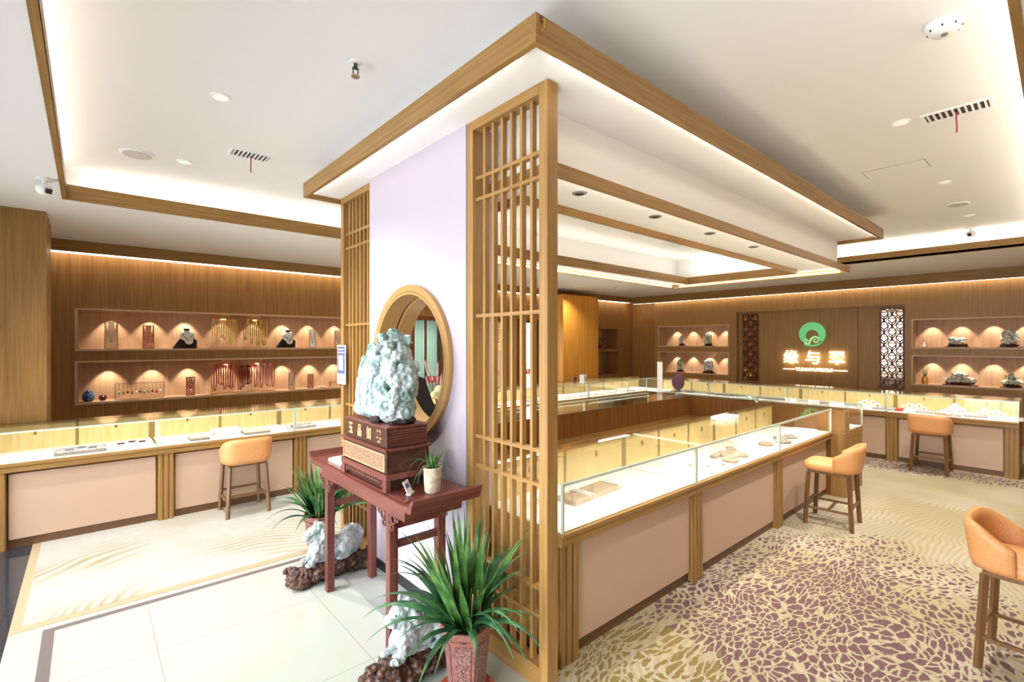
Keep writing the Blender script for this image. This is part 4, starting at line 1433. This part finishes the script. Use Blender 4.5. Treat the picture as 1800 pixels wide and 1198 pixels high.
lion('white and green jade lion crouching behind the left table leg', 'knobbly brown root wood block under the left jade lion', 1.27, 3.335, R(2), 5)
lion('white and green jade lion crouching beside the big potted plant', 'knobbly brown root wood block under the right jade lion', 1.235, 2.075, R(2), 9)

# ------------------------------------------------------------------ wall sign
t = thing('shop_sign', 'green round emblem above three glowing white characters on the wooden back wall', 'sign', (10.90, 3.30, 0))
for ch, y in zip('缘与翠', (3.715, 3.31, 2.90)):
    text_mesh('glowing_character', ch, 0.29, 0.012, M_glow, t, face_negx(-0.03, y - 3.30, 1.285), 0.003)
text_mesh('latin_subtitle', 'YUANYUFEICUI', 0.082, 0.006, M_glow, t, face_negx(-0.02, 0.0, 1.06), 0.003, sx=1.15)
for (y0, y1) in ((0.345, 0.56), (-0.57, -0.345)):
    mb = MB(); mb.box(-0.022, -0.008, y0, y1, 1.053, 1.067); mb.build('glowing_bar', M_glow, t)
# emblem: heavy ring with waves across its foot
EM = face_negx(-0.03, 0.02, 1.775)
n = 64
mb = MB()
rows = []
for k in range(n + 1):
    a = R(-40) + R(260) * k / n
    th = 1.0
    ri = 0.115
    rows.append([mb.bm.verts.new(EM @ Vector((r * cos(a) + (0.0 if r > .2 else 0), r * sin(a) + (0 if r > .2 else -0.035), z))) for r in (ri, 0.235) for z in (0, 0.02)])
for A, B in zip(rows, rows[1:]):
    for (p, q) in ((0, 1), (1, 3), (3, 2), (2, 0)): mb.bm.faces.new((A[p], A[q], B[q], B[p]))
mb.bm.faces.new((rows[0][0], rows[0][1], rows[0][3], rows[0][2])); mb.bm.faces.new((rows[-1][0], rows[-1][1], rows[-1][3], rows[-1][2]))
mb.build('emblem_ring', M_green, t)
def spiral(cx, cy, r0, turns, w, flip=1, a0=0.0):
    mb = MB()
    pts = []
    for k in range(30):
        u = k / 29
        a = a0 + flip * turns * 2 * pi * u
        r = r0 * (1 - 0.8 * u)
        pts.append(EM @ Vector((cx + r * cos(a), cy + r * sin(a), 0.012)))
    mb.tube(pts, w, 8, r_end=w * 0.6)
    return mb
M_cloud = mat('emblem_cloud', srgb(176, 236, 168), 0.4, emit=srgb(180, 240, 170), es=0.22)
spiral(0.06, -0.125, 0.075, 1.2, 0.020, -1, pi * 0.9).build('wave_curl', M_cloud, t, True)
spiral(-0.115, -0.150, 0.045, 1.1, 0.014, 1, 0.2).build('wave_curl', M_cloud, t, True)
mb = MB()
mb.tube([EM @ Vector(p) for p in ((-0.13, -0.20, .012), (-0.05, -0.195, .012), (-0.03, -0.12, .012), (0.01, -0.075, .012))], 0.022, 8)
mb.build('wave_crest', M_cloud, t, True)
mb = MB()
mb.tube([EM @ Vector((0.245 * cos(R(a)), 0.245 * sin(R(a)) + .012, .012)) for a in range(-118, -34, 7)], 0.022, 8, r_end=0.012)
mb.build('wave_foot', M_green, t, True)
area('sign_lamp', (10.84, 3.30, 1.27), (0, -R(90), 0), 0.25, 1.1, 0.35, (1, 0.85, 0.5))


def fret(label, y0, y1, mm):
    t = thing('fretwork_screen', label, 'screen', (10.90, y0, 0.78))
    w, H = y1 - y0, 1.45
    mb = MB(); mb.box(-0.012, -0.002, 0, w, 0, H); mb.build('mirror_backing', mm, t)
    mb = MB(); mb.box(-0.04, -0.012, 0, 0.018, 0, H); mb.box(-0.04, -0.012, w - 0.018, w, 0, H); mb.box(-0.04, -0.012, .018, w - .018, 0, 0.018); mb.box(-0.04, -0.012, .018, w - .018, H - 0.018, H)
    mb.build('frame', M_dkwood, t)
    mb = MB()
    ny, nz = 3, 13
    for i in range(ny):
        for j in range(nz):
            cy, cz = w * (i + .5) / ny, H * (j + .5) / nz
            hy, hz = w / ny / 2, H / nz / 2
            for (a, b) in (((-1, -.4), (0, 1)), ((0, 1), (1, -.4)), ((-1, -.4), (1, -.4)), ((0, 1), (0, 0.2)), ((-1, -.4), (-1, -1)), ((1, -.4), (1, -1))) if (i + j) % 2 == 0 else (((-1, .4), (0, -1)), ((0, -1), (1, .4)), ((0, -1), (0, 0)), ((-1, .4), (-1, 1)), ((0, 0), (1, 1)), ((0, 0), (-1, 1))):
                mb.bar((-0.026, cy + a[0] * hy, cz + a[1] * hz), (-0.026, cy + b[0] * hy, cz + b[1] * hz), 0.015)
    tag(mb.build('fretwork', M_dkwood, t), kind='stuff')


fret('fretwork screen with bright mirror backing right of the glowing sign', 1.875, 2.225, M_mirror)
fret('bronze toned fretwork screen left of the glowing sign', 4.365, 4.69, M_bmirror)
#==SMALL==
# ------------------------------------------------------------------ niche lamps (small recessed spots in each niche top)
def niche_lamp(x, y, z, rx=0, ry=0):
    spot('niche_lamp', (x, y, z), (rx, ry, 0), 9 * K_NICHE, 76, 0.55, (1.0, 0.87, 0.68), 0.010)


for (z1, xs) in ((1.99, (0.213, 0.61, 0.99, 1.43, 1.83, 2.24, 2.62, 3.05, 3.42)), (1.365, (0.19, 0.63, 1.03, 1.46, 1.85, 2.24, 2.64, 3.03, 3.42))):
    for x in xs: niche_lamp(x, 7.79, z1 - 0.006, R(16))
for (z1, ys) in ((1.99, (1.52, 1.14, 0.76, 0.38, 6.38, 5.95, 5.52, 5.15)), (1.365, (1.52, 1.14, 0.76, 0.38, 6.38, 5.95, 5.52, 5.15))):
    for y in ys: niche_lamp(10.94, y, z1 - 0.006, 0, R(-16))

# ------------------------------------------------------------------ left niche goods
U, Lw = 1.525, 0.89      # shelf tops
YN = 7.80


def framed_necklace(label, x, z, h=0.30, w=0.13, card=None, strand=None, pend=None):
    t = thing('framed_necklace', label, 'display frame', (x, YN, z))
    mb = MB()
    mb.box(-w / 2, -w / 2 + .006, -.02, -.012, 0, h); mb.box(w / 2 - .006, w / 2, -.02, -.012, 0, h); mb.box(-w / 2 + .006, w / 2 - .006, -.02, -.012, h - .006, h); mb.box(-w / 2 + .006, w / 2 - .006, -.02, -.012, 0, 0.006)
    mb.build('wire_frame', M_plinth, t)
    mb = MB(); mb.box(-w / 2 + .006, w / 2 - .006, -.010, -.004, 0, h - .004); mb.build('backing_card', card or M_acr, t)
    mb = MB(); mb.tube([(-w * .3, -.020, h - .01), (-w * .26, -.022, h * .6), (0, -.022, h * .32), (w * .26, -.022, h * .6), (w * .3, -.020, h - .01)], .003, 6); mb.build('necklace', strand or M_bead, t, True)
    mb = MB(); mb.lathe([(.004, h * .24), (.013, h * .28), (.005, h * .33)], 0, -.022, 10); mb.build('pendant', pend or M_jadeg, t, True)
    return t


def bust(label, x, z):
    t = thing('necklace_bust', label, 'display bust', (x, YN, z))
    mb = MB(); mb.prism([(-.15, 0), (.12, 0), (.125, .10), (.07, .15), (-.02, .165), (-.07, .12)], .05, Matrix(((1, 0, 0, 0), (0, 0, 1, -.02), (0, 1, 0, 0), (0, 0, 0, 1))))
    mb.build('dark_base', M_black, t)
    blob('pale_bust', [((0.01, -.045, .17), (.085, .03, .075)), ((0.0, -.03, .235), (.034, .026, .055)), ((0.03, -.045, .10), (.05, .022, .05))], .006, .002, 20, M_trayw, t)
    mb = MB(); mb.tube([(-.055, -.068, .225), (-.035, -.080, .165), (0.02, -.078, .10), (.06, -.078, .165), (.06, -.066, .22)], .006, 8); mb.build('necklace', M_jadeg, t, True)
    mb = MB(); mb.box(-.032, .032, -.066, -.052, .235, .265, .004); mb.build('neck_clip', M_dark, t)
    return t


def strand_stand(label, x, z, mat_a, mat_b, n=11, w=0.30, h=0.40, spread=1.0):
    t = thing('bead_strand_rack', label, 'necklace rack', (x, YN, z))
    mb = MB(); mb.tube([(-w / 2, 0, 0), (-w / 2, 0, h), (w / 2, 0, h), (w / 2, 0, 0)], .004, 6); mb.box(-w / 2 - .02, w / 2 + .02, -.03, .03, 0, .008); mb.build('rack', M_brass, t)
    r_ = random.Random(int(x * 100))
    for k in range(n):
        u = -w / 2 + .012 + (w - .024) * k / (n - 1)
        ln = h * r_.uniform(.62, .92)
        mb = MB()
        for side in (-1, 1):
            m = 24
            for i in range(m):
                v = i / (m - 1)
                q = bmesh.ops.create_icosphere(mb.bm, subdivisions=1, radius=.0085)
                off = side * (.008 + .012 * sin(pi * v) * spread)
                for vv in q['verts']: vv.co += Vector((u + off * (1 - .1 * v), -.010, h - ln * v))
        mb.build('bead_strand', mat_a if k % 3 else mat_b, t, True)
    return t


framed_necklace('leftmost tall framed necklace on the upper left shelf', 0.215, U, .33, .13, M_acr, M_bead2)
framed_necklace('dimmer framed necklace second on the upper left shelf', 0.585, U, .30, .12, M_pinkc, M_bead2)
b0 = bust('cream necklace bust on a dark base between the frames and amber strands', 0.99, U)
dup(b0, (2.27, YN, U), 0, 'cream necklace bust on a dark base right of the amber strands')
strand_stand('amber bead strands on the left rack of the upper left shelf', 1.45, U, M_bead2, mat('cream_beads', srgb(240, 224, 180), .3))
strand_stand('amber bead strands on the right rack of the upper left shelf', 1.84, U, M_bead2, M_bead)
framed_necklace('white carded frame right of the second cream bust', 2.65, U, .28, .10, M_trayw, M_bead)
framed_necklace('pale carded frame at the right end of the upper left shelf', 3.06, U, .27, .12, M_acr, M_bead)
t = thing('lidded_jar', 'blue porcelain lidded jar at the left end of the lower shelf', 'jar', (0.0, YN, Lw))
mb = MB(); mb.lathe([(.035, 0), (.055, .02), (.060, .06), (.050, .095), (.036, .105)]); mb.build('jar_body', M_blue, t, True)
mb = MB(); mb.lathe([(.038, .105), (.036, .118), (.012, .130), (.010, .142), (.004, .146)]); mb.build('lid', M_blue, t, True)
t = thing('tea_bowl', 'small round maroon bowl beside the blue jar', 'bowl', (0.135, YN, Lw))
mb = MB(); mb.lathe([(.018, 0), (.036, .018), (.040, .04), (.034, .06), (.028, .058), (.030, .04), (.015, .015)]); mb.build('bowl_body', M_maroon, t, True)
mb = MB(); mb.lathe([(.030, .060), (.012, .068), (.003, .072)]); mb.build('lid', M_maroon, t, True)
t = thing('pendant_rack', 'long low rack hung with small pendants on the lower left shelf', 'pendant rack', (0.50, YN, Lw))
mb = MB(); mb.box(-.25, -.244, -.006, .006, 0, .20); mb.box(.244, .25, -.006, .006, 0, .20); mb.box(-.244, .244, -.006, .006, .194, .20); mb.box(-.25, .25, -.03, .03, 0, .005); mb.build('rack_frame', M_plinth, t)
pm = (M_jadeg, M_bead, M_maroon, M_bead3, M_white, M_dark)
for k in range(11):
    u = -.21 + .042 * k
    mb = MB(); mb.tube([(u, -.004, .194), (u + .002, -.006, .10)], .0016, 5); c_ = mb.build('cord', M_maroon, t)
    mb = MB(); mb.lathe([(.003, .055 + .008 * (k % 3)), (.012, .075), (.011, .090), (.003, .104)], u + .002, -.006, 10); mb.build('pendant', pm[k % 6], t, True)
framed_necklace('tan carded pendant stand right of the long pendant rack', 1.04, Lw, .25, .10, M_pinkc, M_bead, M_white)
strand_stand('coral and pink bead strands on the left rack of the lower shelf', 1.43, Lw, M_bead3, M_pinkc, 10, .28, .40)
strand_stand('dark red bead strands in the middle of the lower left shelf', 1.70, Lw, M_maroon, M_bead3, 7, .17, .38)
strand_stand('pale pink bead strands right of the dark red ones', 1.96, Lw, mat('pale_pink_beads', srgb(240, 196, 168), .3), M_bead3, 10, .26, .40)
framed_necklace('pendant stand with a dark drop right of the pink strands', 2.34, Lw, .26, .09, M_acr, M_bead, M_dark)
framed_necklace('brownish pendant stand near the right end of the lower shelf', 2.62, Lw, .22, .09, M_pinkc, M_bead, M_bead)
t = thing('miniature_table', 'tiny brown stand at the right end of the lower left shelf', 'stand', (3.02, YN, Lw))
mb = MB(); mb.box(-.10, .10, -.03, .03, .075, .082); mb.build('top', M_rose['x'], t)
for sx in (-.09, .09):
    for sy in (-.024, .024):
        mb = MB(); mb.box(sx - .004, sx + .004, sy - .004, sy + .004, 0, .075); mb.build('leg', M_rose['z'], t)
t = thing('incense_dish', 'flat green dish left of the tiny brown stand', 'dish', (2.80, YN, Lw))
mb = MB(); mb.lathe([(.03, 0), (.055, .008), (.058, .022), (.050, .020), (.028, .010)]); mb.build('dish_body', M_stone, t, True)

# ------------------------------------------------------------------ ornamental stones on wood stands, back wall niches
def stone(label, y, z, kind, w, h, seed, mt):
    t = thing('ornamental_stone', label, 'sculpture', (10.94, y, z))
    r_ = random.Random(seed)
    mb = MB(); mb.box(-.06, .06, -w * .55, w * .55, 0, .012, .003); mb.build('plinth_board', M_rosed, t)
    e = [((0, 0, .035), (.05, w * .42, .025))]
    for k in range(10): e.append(((r_.uniform(-.03, .03), r_.uniform(-w * .42, w * .42), r_.uniform(.02, .05)), (.016, .02, .02)))
    blob('carved_stand', e, .006, .006, 50, M_rosed, t, 0, 0, seed, ridge=True)
    e = []
    if kind == 'ridge':
        e = [((0, 0, .10), (.045, w * .45, .04), (R(-22), 0, 0)), ((0, w * .2, .135), (.04, w * .22, .04)), ((-.02, -w * .2, .08), (.035, w * .2, .03))]
    elif kind == 'peak':
        e = [((0, 0, .06 + h * .4), (.05, w * .38, h * .45)), ((-.01, w * .12, .05 + h * .25), (.05, w * .3, h * .3)), ((0, -w * .15, .05 + h * .3), (.045, w * .22, h * .28))]
    else:
        e = [((0, 0, .11 + h * .25), (.045, w * .18, h * .3)), ((0, w * .3, .08), (.045, w * .2, .045)), ((0, -w * .3, .085), (.045, w * .2, .05)), ((0, 0, .08), (.045, w * .35, .04))]
    for k in range(16):
        e.append(((-.035 + r_.uniform(-.01, .01), r_.uniform(-w * .33, w * .33), r_.uniform(.06, .06 + h * .6)), (.014, .016, .018)))
    blob('stone_body', e, .007, .012, 30, mt, t, .006, 80, seed, ridge=True)
    return t


stone('sloping grey white stone on a dark stand, upper right niche', 1.19, U, 'ridge', .27, .14, 1, M_rock)
stone('upright white stone on a dark stand at the far right of the upper niche', 0.57, U, 'peak', .26, .28, 2, M_rock)
stone('long humped white stone on a dark stand, lower right niche', 1.15, Lw, 'hump', .40, .22, 3, M_rock)
stone('green and white stone at the far right of the lower niche', 0.55, Lw, 'hump', .24, .20, 4, M_rockg)
stone('small white stone, left piece of the upper niche left of the sign', 6.18, U, 'peak', .15, .22, 5, M_rock)
stone('tall green white stone, right piece of the upper niche left of the sign', 5.51, U, 'peak', .21, .30, 6, M_rockg)
stone('grey green stone, left piece of the lower niche left of the sign', 6.22, Lw, 'peak', .19, .30, 7, M_rockg)
stone('large dark grey stone, right piece of the lower niche left of the sign', 5.50, Lw, 'peak', .28, .32, 8, M_rock)
t = thing('brass_vase', 'small brass vase with dark twigs at the left of the lower right niche', 'vase', (10.94, 1.60, Lw))
mb = MB(); mb.lathe([(.04, 0), (.048, .02), (.045, .09), (.03, .11), (.034, .13)]); mb.build('vase_body', M_brass, t, True)
mb = MB()
for k in range(9): mb.tube([(0, 0, .10), (0.02 * cos(k), .03 * sin(k), .18), (.03 * cos(k), .06 * sin(k * 1.3), .25 + .01 * k)], .003, 5)
mb.build('twigs', M_leaf2, t)
t = thing('white_vase', 'tiny white vase at the left end of the upper right niche', 'vase', (10.94, 1.62, U))
mb = MB(); mb.lathe([(.02, 0), (.03, .02), (.014, .05), (.008, .08), (.011, .09)]); mb.build('vase_body', M_white, t, True)
mb = MB(); mb.tube([(0, 0, .08), (0, .004, .13)], .003, 5); mb.build('stem', M_leaf2, t)
# things in the mirrored recess
t = thing('black_bottle', 'black bottle on the lower mirrored shelf in the far corner', 'bottle', (9.35, 7.78, 0.79))
mb = MB(); mb.lathe([(.05, 0), (.05, .16), (.02, .22), (.018, .30)]); mb.build('bottle_body', M_dark, t, True)
mb = MB(); mb.cyl(0, 0, .30, .33, .02); mb.build('cap', M_brass, t)
t = thing('dried_flowers', 'vase of dark dried flowers on the upper mirrored shelf in the far corner', 'vase', (9.75, 7.78, 1.44))
mb = MB(); mb.lathe([(.035, 0), (.05, .06), (.025, .13), (.03, .15)]); mb.build('vase_body', M_maroon, t, True)
mb = MB()
for k in range(10):
    p = Vector((.12 * cos(k * 1.9), .06 * sin(k * 2.3), .24 + .012 * k)); mb.tube([(0, 0, .12), p * .7, p], .004, 5)
    q = bmesh.ops.create_icosphere(mb.bm, subdivisions=1, radius=.016)
    for v in q['verts']: v.co += p
mb.build('flower_heads', M_leaf2, t)

# ------------------------------------------------------------------ trays and goods in the cases
def tray(label, x, y, w, d, kind='white', z=ZD, rz=0.0, h=0.022):
    t = thing('jewellery_tray', label, 'tray', (x, y, z), rz, 'jewellery trays in the glass counters')
    mb = MB(); mb.box(-w / 2, w / 2, -d / 2, d / 2, 0, h, .003); mb.build('tray_body', M_traye if kind != 'white' else M_white, t)
    ins = {'white': M_trayw, 'grey': M_trayg, 'pink': M_acr}[kind]
    mb = MB(); mb.box(-w / 2 + .008, w / 2 - .008, -d / 2 + .008, d / 2 - .008, h, h + .006, .002); mb.build('velvet_insert', ins, t)
    return t


def bracelet(label, x, y, z, r=.030, tr=.0055, mt=None, tilt=0, name='bracelet', group='bracelets on the white pads'):
    mb = MB(); mb.ring((0, 0, 0), r, tr, 'z', 24, 8)
    o = mb.build(name, mt or M_bead, None, True, (x, y, z + tr))
    if tilt:
        o.rotation_euler = (tilt, 0, 0); o.location.z = z + tr + r * abs(sin(tilt))
    return tag(o, label, 'bracelet', group)


TL = [(-.40, 5.52, .30, .20, 'white', 'white jewellery tray at the far left edge of the photo'),
      (-.045, 5.53, .33, .22, 'grey', 'speckled grey ring tray in the leftmost counter'),
      (.29, 5.55, .28, .20, 'white', 'white tray right of the speckled grey one'),
      (.60, 5.50, .18, .18, 'white', 'small white tray just right of the left counter joint'),
      (.80, 5.49, .16, .17, 'pink', 'small pink tray above the left edge of the tan stool'),
      (1.30, 5.50, .24, .17, 'pink', 'flat pink tray above the right side of the tan stool'),
      (1.78, 5.52, .22, .18, 'grey', 'grey tray just right of the second left counter joint'),
      (2.05, 5.54, .22, .20, 'white', 'white tray half way between the second joint and the left lattice'),
      (2.33, 5.50, .22, .18, 'grey', 'grey tray nearest the left lattice screen')]
for (x, y, w, d, k, lb) in TL: tray(lb, x, y, w, d, k)
tray('raised white tray lying across two others behind the tan stool', 1.06, 5.62, .24, .20, 'white', ZD + 0.03, 0.1)
tray('lower white tray carrying the raised one behind the tan stool', 1.06, 5.56, .20, .24, 'white', ZD, 0.0)
tray('tilted white tray left of the second left counter joint', 1.50, 5.62, .20, .16, 'white', ZD, .3)
for (i, (x, y)) in enumerate(((-.12, 5.50), (-.04, 5.56), (.03, 5.50), (.22, 5.53), (.30, 5.58), (.37, 5.53))):
    bracelet(['small grey bracelet front left on the speckled tray', 'small grey bracelet behind on the speckled tray', 'small grey bracelet front right on the speckled tray',
              'dark bracelet at the left of the white tray beside the speckled one', 'dark bracelet at the back of the white tray beside the speckled one', 'dark bracelet at the right of the white tray beside the speckled one'][i],
             x, y, ZD + .028, .026, .004, M_maroon if i > 2 else M_grey, group='bracelets in the leftmost counter')
# far left-wall counter (white trays seen above the island)
for i, x in enumerate((6.05, 6.42, 6.80, 7.15, 7.75, 8.15)):
    tray(['first', 'second', 'third', 'fourth', 'fifth', 'last'][i] + ' white tray counting from the lattice in the far glass counter', x, 5.56, .30, .30, 'white', ZD, 0, .04)
for i, x in enumerate((3.6, 4.2, 4.55, 4.9, 5.3, 5.65)):
    tray(['tray seen low', 'second tray seen low', 'third tray seen low', 'fourth tray seen low', 'fifth tray', 'sixth tray'][i] + ' through the round opening or lattice', x, 5.52, .24, .2, 'white' if i % 2 else 'grey')
# island front goods
t = thing('necklace_box', 'taupe leather box with white ribbons in the near island counter', 'box', (2.30, 1.90, ZD + .006), 0.06)
mb = MB(); mb.box(-.24, .24, -.075, .075, 0, .030, .006); mb.build('box_body', M_trayb, t)
for u in (-.10, -.07, .20, .225):
    mb = MB(); mb.tube([(u, -.085, .004), (u, -.078, .030), (u, -.06, .035), (u, .06, .035), (u, .078, .030), (u, .085, .004)], .005, 6); mb.build('white_ribbon', M_trayw, t)
for i, (x, y, r, m_) in enumerate(((3.62, 1.70, .014, 0), (3.50, 1.76, .018, 0), (3.42, 1.86, .016, 0), (3.78, 1.72, .05, 1), (3.92, 1.80, .055, 1), (4.02, 1.74, .045, 1), (4.12, 1.86, .04, 1), (4.22, 1.92, .035, 1), (4.62, 1.78, .05, 1), (4.85, 1.72, .055, 1), (5.0, 1.80, .05, 1), (5.15, 1.76, .05, 1))):
    bracelet(['tiny ring nearest the middle counter joint', 'tiny ring second in the middle counter', 'tiny ring third in the middle counter', 'taupe bangle at the left of the middle group', 'large taupe bangle at the centre of the middle group',
              'taupe bangle at the front right of the middle group', 'taupe bangle behind the middle group', 'taupe bangle at the right of the middle counter', 'grey bangle nearest the stool in the far island counter',
              'grey bangle second in the far island counter', 'grey bangle third in the far island counter', 'grey bangle nearest the oak column'][i],
             x, y, ZD + .001, r, r * .28, M_trayb if m_ and i < 8 else M_traye, name='bangle' if m_ else 'ring', group='bangles in the island front')
for i, (x, y) in enumerate(((3.82, 1.75), (3.95, 1.76))):
    t = thing('bangle_cushion', ['left taupe cushion under the middle bangles', 'right taupe cushion under the middle bangles'][i], 'cushion', (x + .01, y + .12, ZD), .2)
    mb = MB(); mb.box(-.06, .06, -.03, .03, 0, .028, .012); mb.build('cushion_body', M_trayb, t, True)
    mb = MB(); mb.box(-.061, -.055, -.025, .025, .004, .024); mb.build('seam', M_traye, t)
for (x, y, lb) in ((3.45, 2.0, 'long flat white pad at the back of the middle island counter'), (4.75, 2.02, 'flat white pad at the back of the far island counter')):
    tray(lb, x, y, .5, .14, 'white')
tray('white tray beside the oak corner column', 5.45, 1.80, .5, .24, 'white')
t = thing('tissue_box', 'flat white box lying on top of the island glass', 'box', (4.32, 2.02, ZG + .001), .05)
mb = MB(); mb.box(-.14, .14, -.07, .07, 0, .030, .006); mb.build('box_body', M_white, t)
mb = MB(); mb.box(-.14, .14, -.0712, -.0700, .012, .016); mb.build('lid_gap', M_grey, t)
# goods in the end run
for i, y in enumerate((1.75, 2.1, 2.45, 2.85, 3.3)):
    tray(['nearest', 'second nearest', 'middle', 'second furthest', 'furthest'][i] + ' small tray in the glass counter closing the island end', 6.28, y, .22, .26, 'grey' if i % 2 == 0 else 'white', ZD, R(90))
for i, x in enumerate((2.2, 2.75, 3.4, 3.95, 4.8, 5.4)):
    tray(['first', 'second', 'third', 'fourth', 'fifth', 'sixth'][i] + ' tray from the partition in the rear island counter', x, 3.55, .34, .24, 'white' if i % 2 else 'grey')
# back wall counter goods
def ring_stand(label, y, x=8.33):
    t = thing('bangle_stand', label, 'bangle stand', (x, y, ZD))
    mb = MB(); mb.box(-.05, .05, -.13, .13, 0, .012); mb.build('stand_base', M_white, t)
    for k in range(5):
        mb = MB(); mb.ring((-.01 + .012 * (k % 2), -.10 + .05 * k, .048 + .03 * (k % 2)), .030, .009, 'x', 20, 8); mb.build('white_bangle', M_white, t, True)
    mb = MB(); mb.bar((.03, -.10, .012), (.03, -.10, .09), .006); mb.bar((.03, .10, .012), (.03, .10, .09), .006); mb.bar((.03, -.10, .088), (.03, .10, .088), .006); mb.build('prop', M_steel, t)
    return t


ring_stand('white bangle stand above the low stool left side, back counter', 1.33)
ring_stand('white bangle stand at the right end of the back counter', 0.60)
ring_stand('white bangle stand left of the back counter joint', 1.83)
t = thing('cone_display', 'white pointed cone stand in the middle of the right back counter', 'stand', (8.42, .93, ZD))
mb = MB(); mb.lathe([(.20, 0), (.19, .02), (.06, .10), (.012, .15), (.004, .158)], n=28); mb.build('cone', M_trayw, t, True)
mb = MB(); mb.ring((0, 0, .06), .125, .006, 'z', 28, 6); mb.build('bead_loop', M_bead3, t, True)
t = thing('coral_pile', 'orange red coral necklaces heaped before the white cone stand', 'necklace', (8.26, .98, ZD))
for k in range(5):
    mb = MB(); mb.ring((.01 * (k % 2), -.09 + .045 * k, .008 + .008 * (k % 2)), .034 + .004 * (k % 3), .008, 'z', 22, 8); mb.build('coral_loop', mat('orange_coral_%d' % k, srgb(224, 92 + 8 * k, 56), .3), t, True)
t = thing('red_flower_ornament', 'small red flower ornament left in the right back counter', 'ornament', (8.27, 1.475, ZD))
for k in range(6):
    a = k * pi / 3
    mb = MB(); q = bmesh.ops.create_icosphere(mb.bm, subdivisions=2, radius=.022)
    for v in q['verts']: v.co = Vector((v.co.x + .02 * cos(a), v.co.y + .026 * sin(a), v.co.z * 1.1 + .028))
    mb.build('petal', M_bead3, t, True)
mb = MB(); mb.lathe([(.012, .03), (.014, .05), (.004, .062)]); mb.build('flower_heart', M_gold, t, True)
BT = [(1.65, 'grey'), (1.18, 'grey'), (.76, 'grey'), (.45, 'white'), (2.1, 'white'), (2.4, 'grey'), (2.75, 'white'), (3.1, 'grey'), (3.5, 'white'), (3.9, 'grey'), (4.3, 'white'), (4.7, 'grey'), (5.05, 'white')]
BN = ['grey tray left of the red flower ornament', 'grey tray between the white bangle stand and the cone stand', 'grey tray between the cone stand and right bangle stand', 'white tray at the very right end of the back counter',
      'white tray just left of the back counter joint', 'grey tray below the right end of the sign', 'white tray below the right sign character', 'grey tray below the middle sign character', 'white tray below the left sign character',
      'grey tray right of the left fretwork screen', 'white tray below the left fretwork screen', 'grey tray below the small stone niches', 'white tray in the back corner of the counters']
for (y, k), lb in zip(BT, BN): tray(lb, 8.36, y, .26, .22, k, ZD, R(90))

# ------------------------------------------------------------------ things standing on the glass tops
t = thing('card_stand', 'tall narrow white card stand on the rear corner of the island', 'card stand', (6.02, 3.735, ZG + .001), R(-60))
mb = MB(); mb.box(-.035, .035, -.004, .004, .01, .42); mb.build('card', M_white, t)
mb = MB(); mb.box(-.045, .045, -.025, .025, 0, .01); mb.build('foot', M_white, t)
t = thing('table_mirror', 'oval dark red table mirror on the rear corner of the island', 'mirror', (6.27, 3.60, ZG + .001), R(-60))
el = Matrix(((1, 0, 0, 0), (0, 0, 1, 0), (0, 1.35, 0, .13), (0, 0, 0, 1)))
mb = MB(); mb.prism([(.085 * cos(2 * pi * k / 28), .085 * sin(2 * pi * k / 28)) for k in range(28)], .012, el); mb.build('mirror_back', M_maroon, t)
mb = MB(); mb.cyl(0, .006, 0, .012, .05); mb.build('foot', M_maroon, t)
t = thing('gift_box', 'white box with purple print on the far counter before the orange block', 'box', (6.36, 5.42, ZG + .001), .3)
mb = MB(); mb.box(-.06, .06, -.04, .04, 0, .14, .003); mb.build('box_body', M_white, t)
mb = MB(); mb.box(-.012, .02, -.0412, -.04, .03, .12); mb.build('purple_print', mat('purple_print', srgb(96, 60, 140), .5), t)
t = thing('pen_holder', 'small dark pen holder beside the purple printed box', 'holder', (6.24, 5.50, ZG + .001))
mb = MB(); mb.lathe([(.03, 0), (.035, .10), (.031, .10), (.028, .01)]); mb.build('cup', M_maroon, t, True)
mb = MB(); mb.tube([(0, 0, .02), (.02, 0, .16)], .004, 6); mb.build('pen', M_dark, t)
t = thing('flower_vase', 'blush and pale flowers with thin twigs seen through the round opening', 'vase', (2.30, 3.62, ZG + .001))
mb = MB(); mb.lathe([(.04, 0), (.06, .04), (.05, .10), (.03, .13), (.036, .15)]); mb.build('vase_body', M_dark, t, True)
r_ = random.Random(5)
mb = MB(); tips = []
for k in range(9):
    p = Vector((r_.uniform(-.14, .12), r_.uniform(-.05, .05), r_.uniform(.38, .56))); tips.append(p)
    mb.tube([(0, 0, .13), p * .5 + Vector((.02 * sin(k), 0, .06)), p], .0022, 5)
mb.build('twigs', M_dkwood, t)
mb = MB()
for p in tips:
    for j in range(3):
        q = bmesh.ops.create_icosphere(mb.bm, subdivisions=1, radius=.009)
        for v in q['verts']: v.co += p * r_.uniform(.75, 1.0)
tag(mb.build('plum_blossoms', mat('plum_blossom', srgb(236, 200, 200), .6), t), kind='stuff')
blob('pale_flower_head', [((.02, -.03, .26), (.07, .05, .06)), ((.07, -.03, .23), (.05, .04, .04)), ((-.03, -.03, .24), (.05, .04, .04))], .008, .012, 30, M_blush, t)
t = thing('draped_display', 'dark grey cloth covered pointed stand seen low in the round opening', 'stand', (2.02, 3.42, ZG + .001))
mb = MB(); mb.prism([(-.15, 0), (.17, 0), (.15, .06), (.05, .26), (.0, .40), (-.05, .42), (-.13, .10)], .12, Matrix(((1, 0, 0, 0), (0, 0, 1, -.06), (0, 1, 0, 0), (0, 0, 0, 1))))
mb.build('cloth_cover', M_cloth, t)
mb = MB(); mb.box(-.16, .18, -.08, .08, 0, .012); mb.build('base_board', M_dark, t)
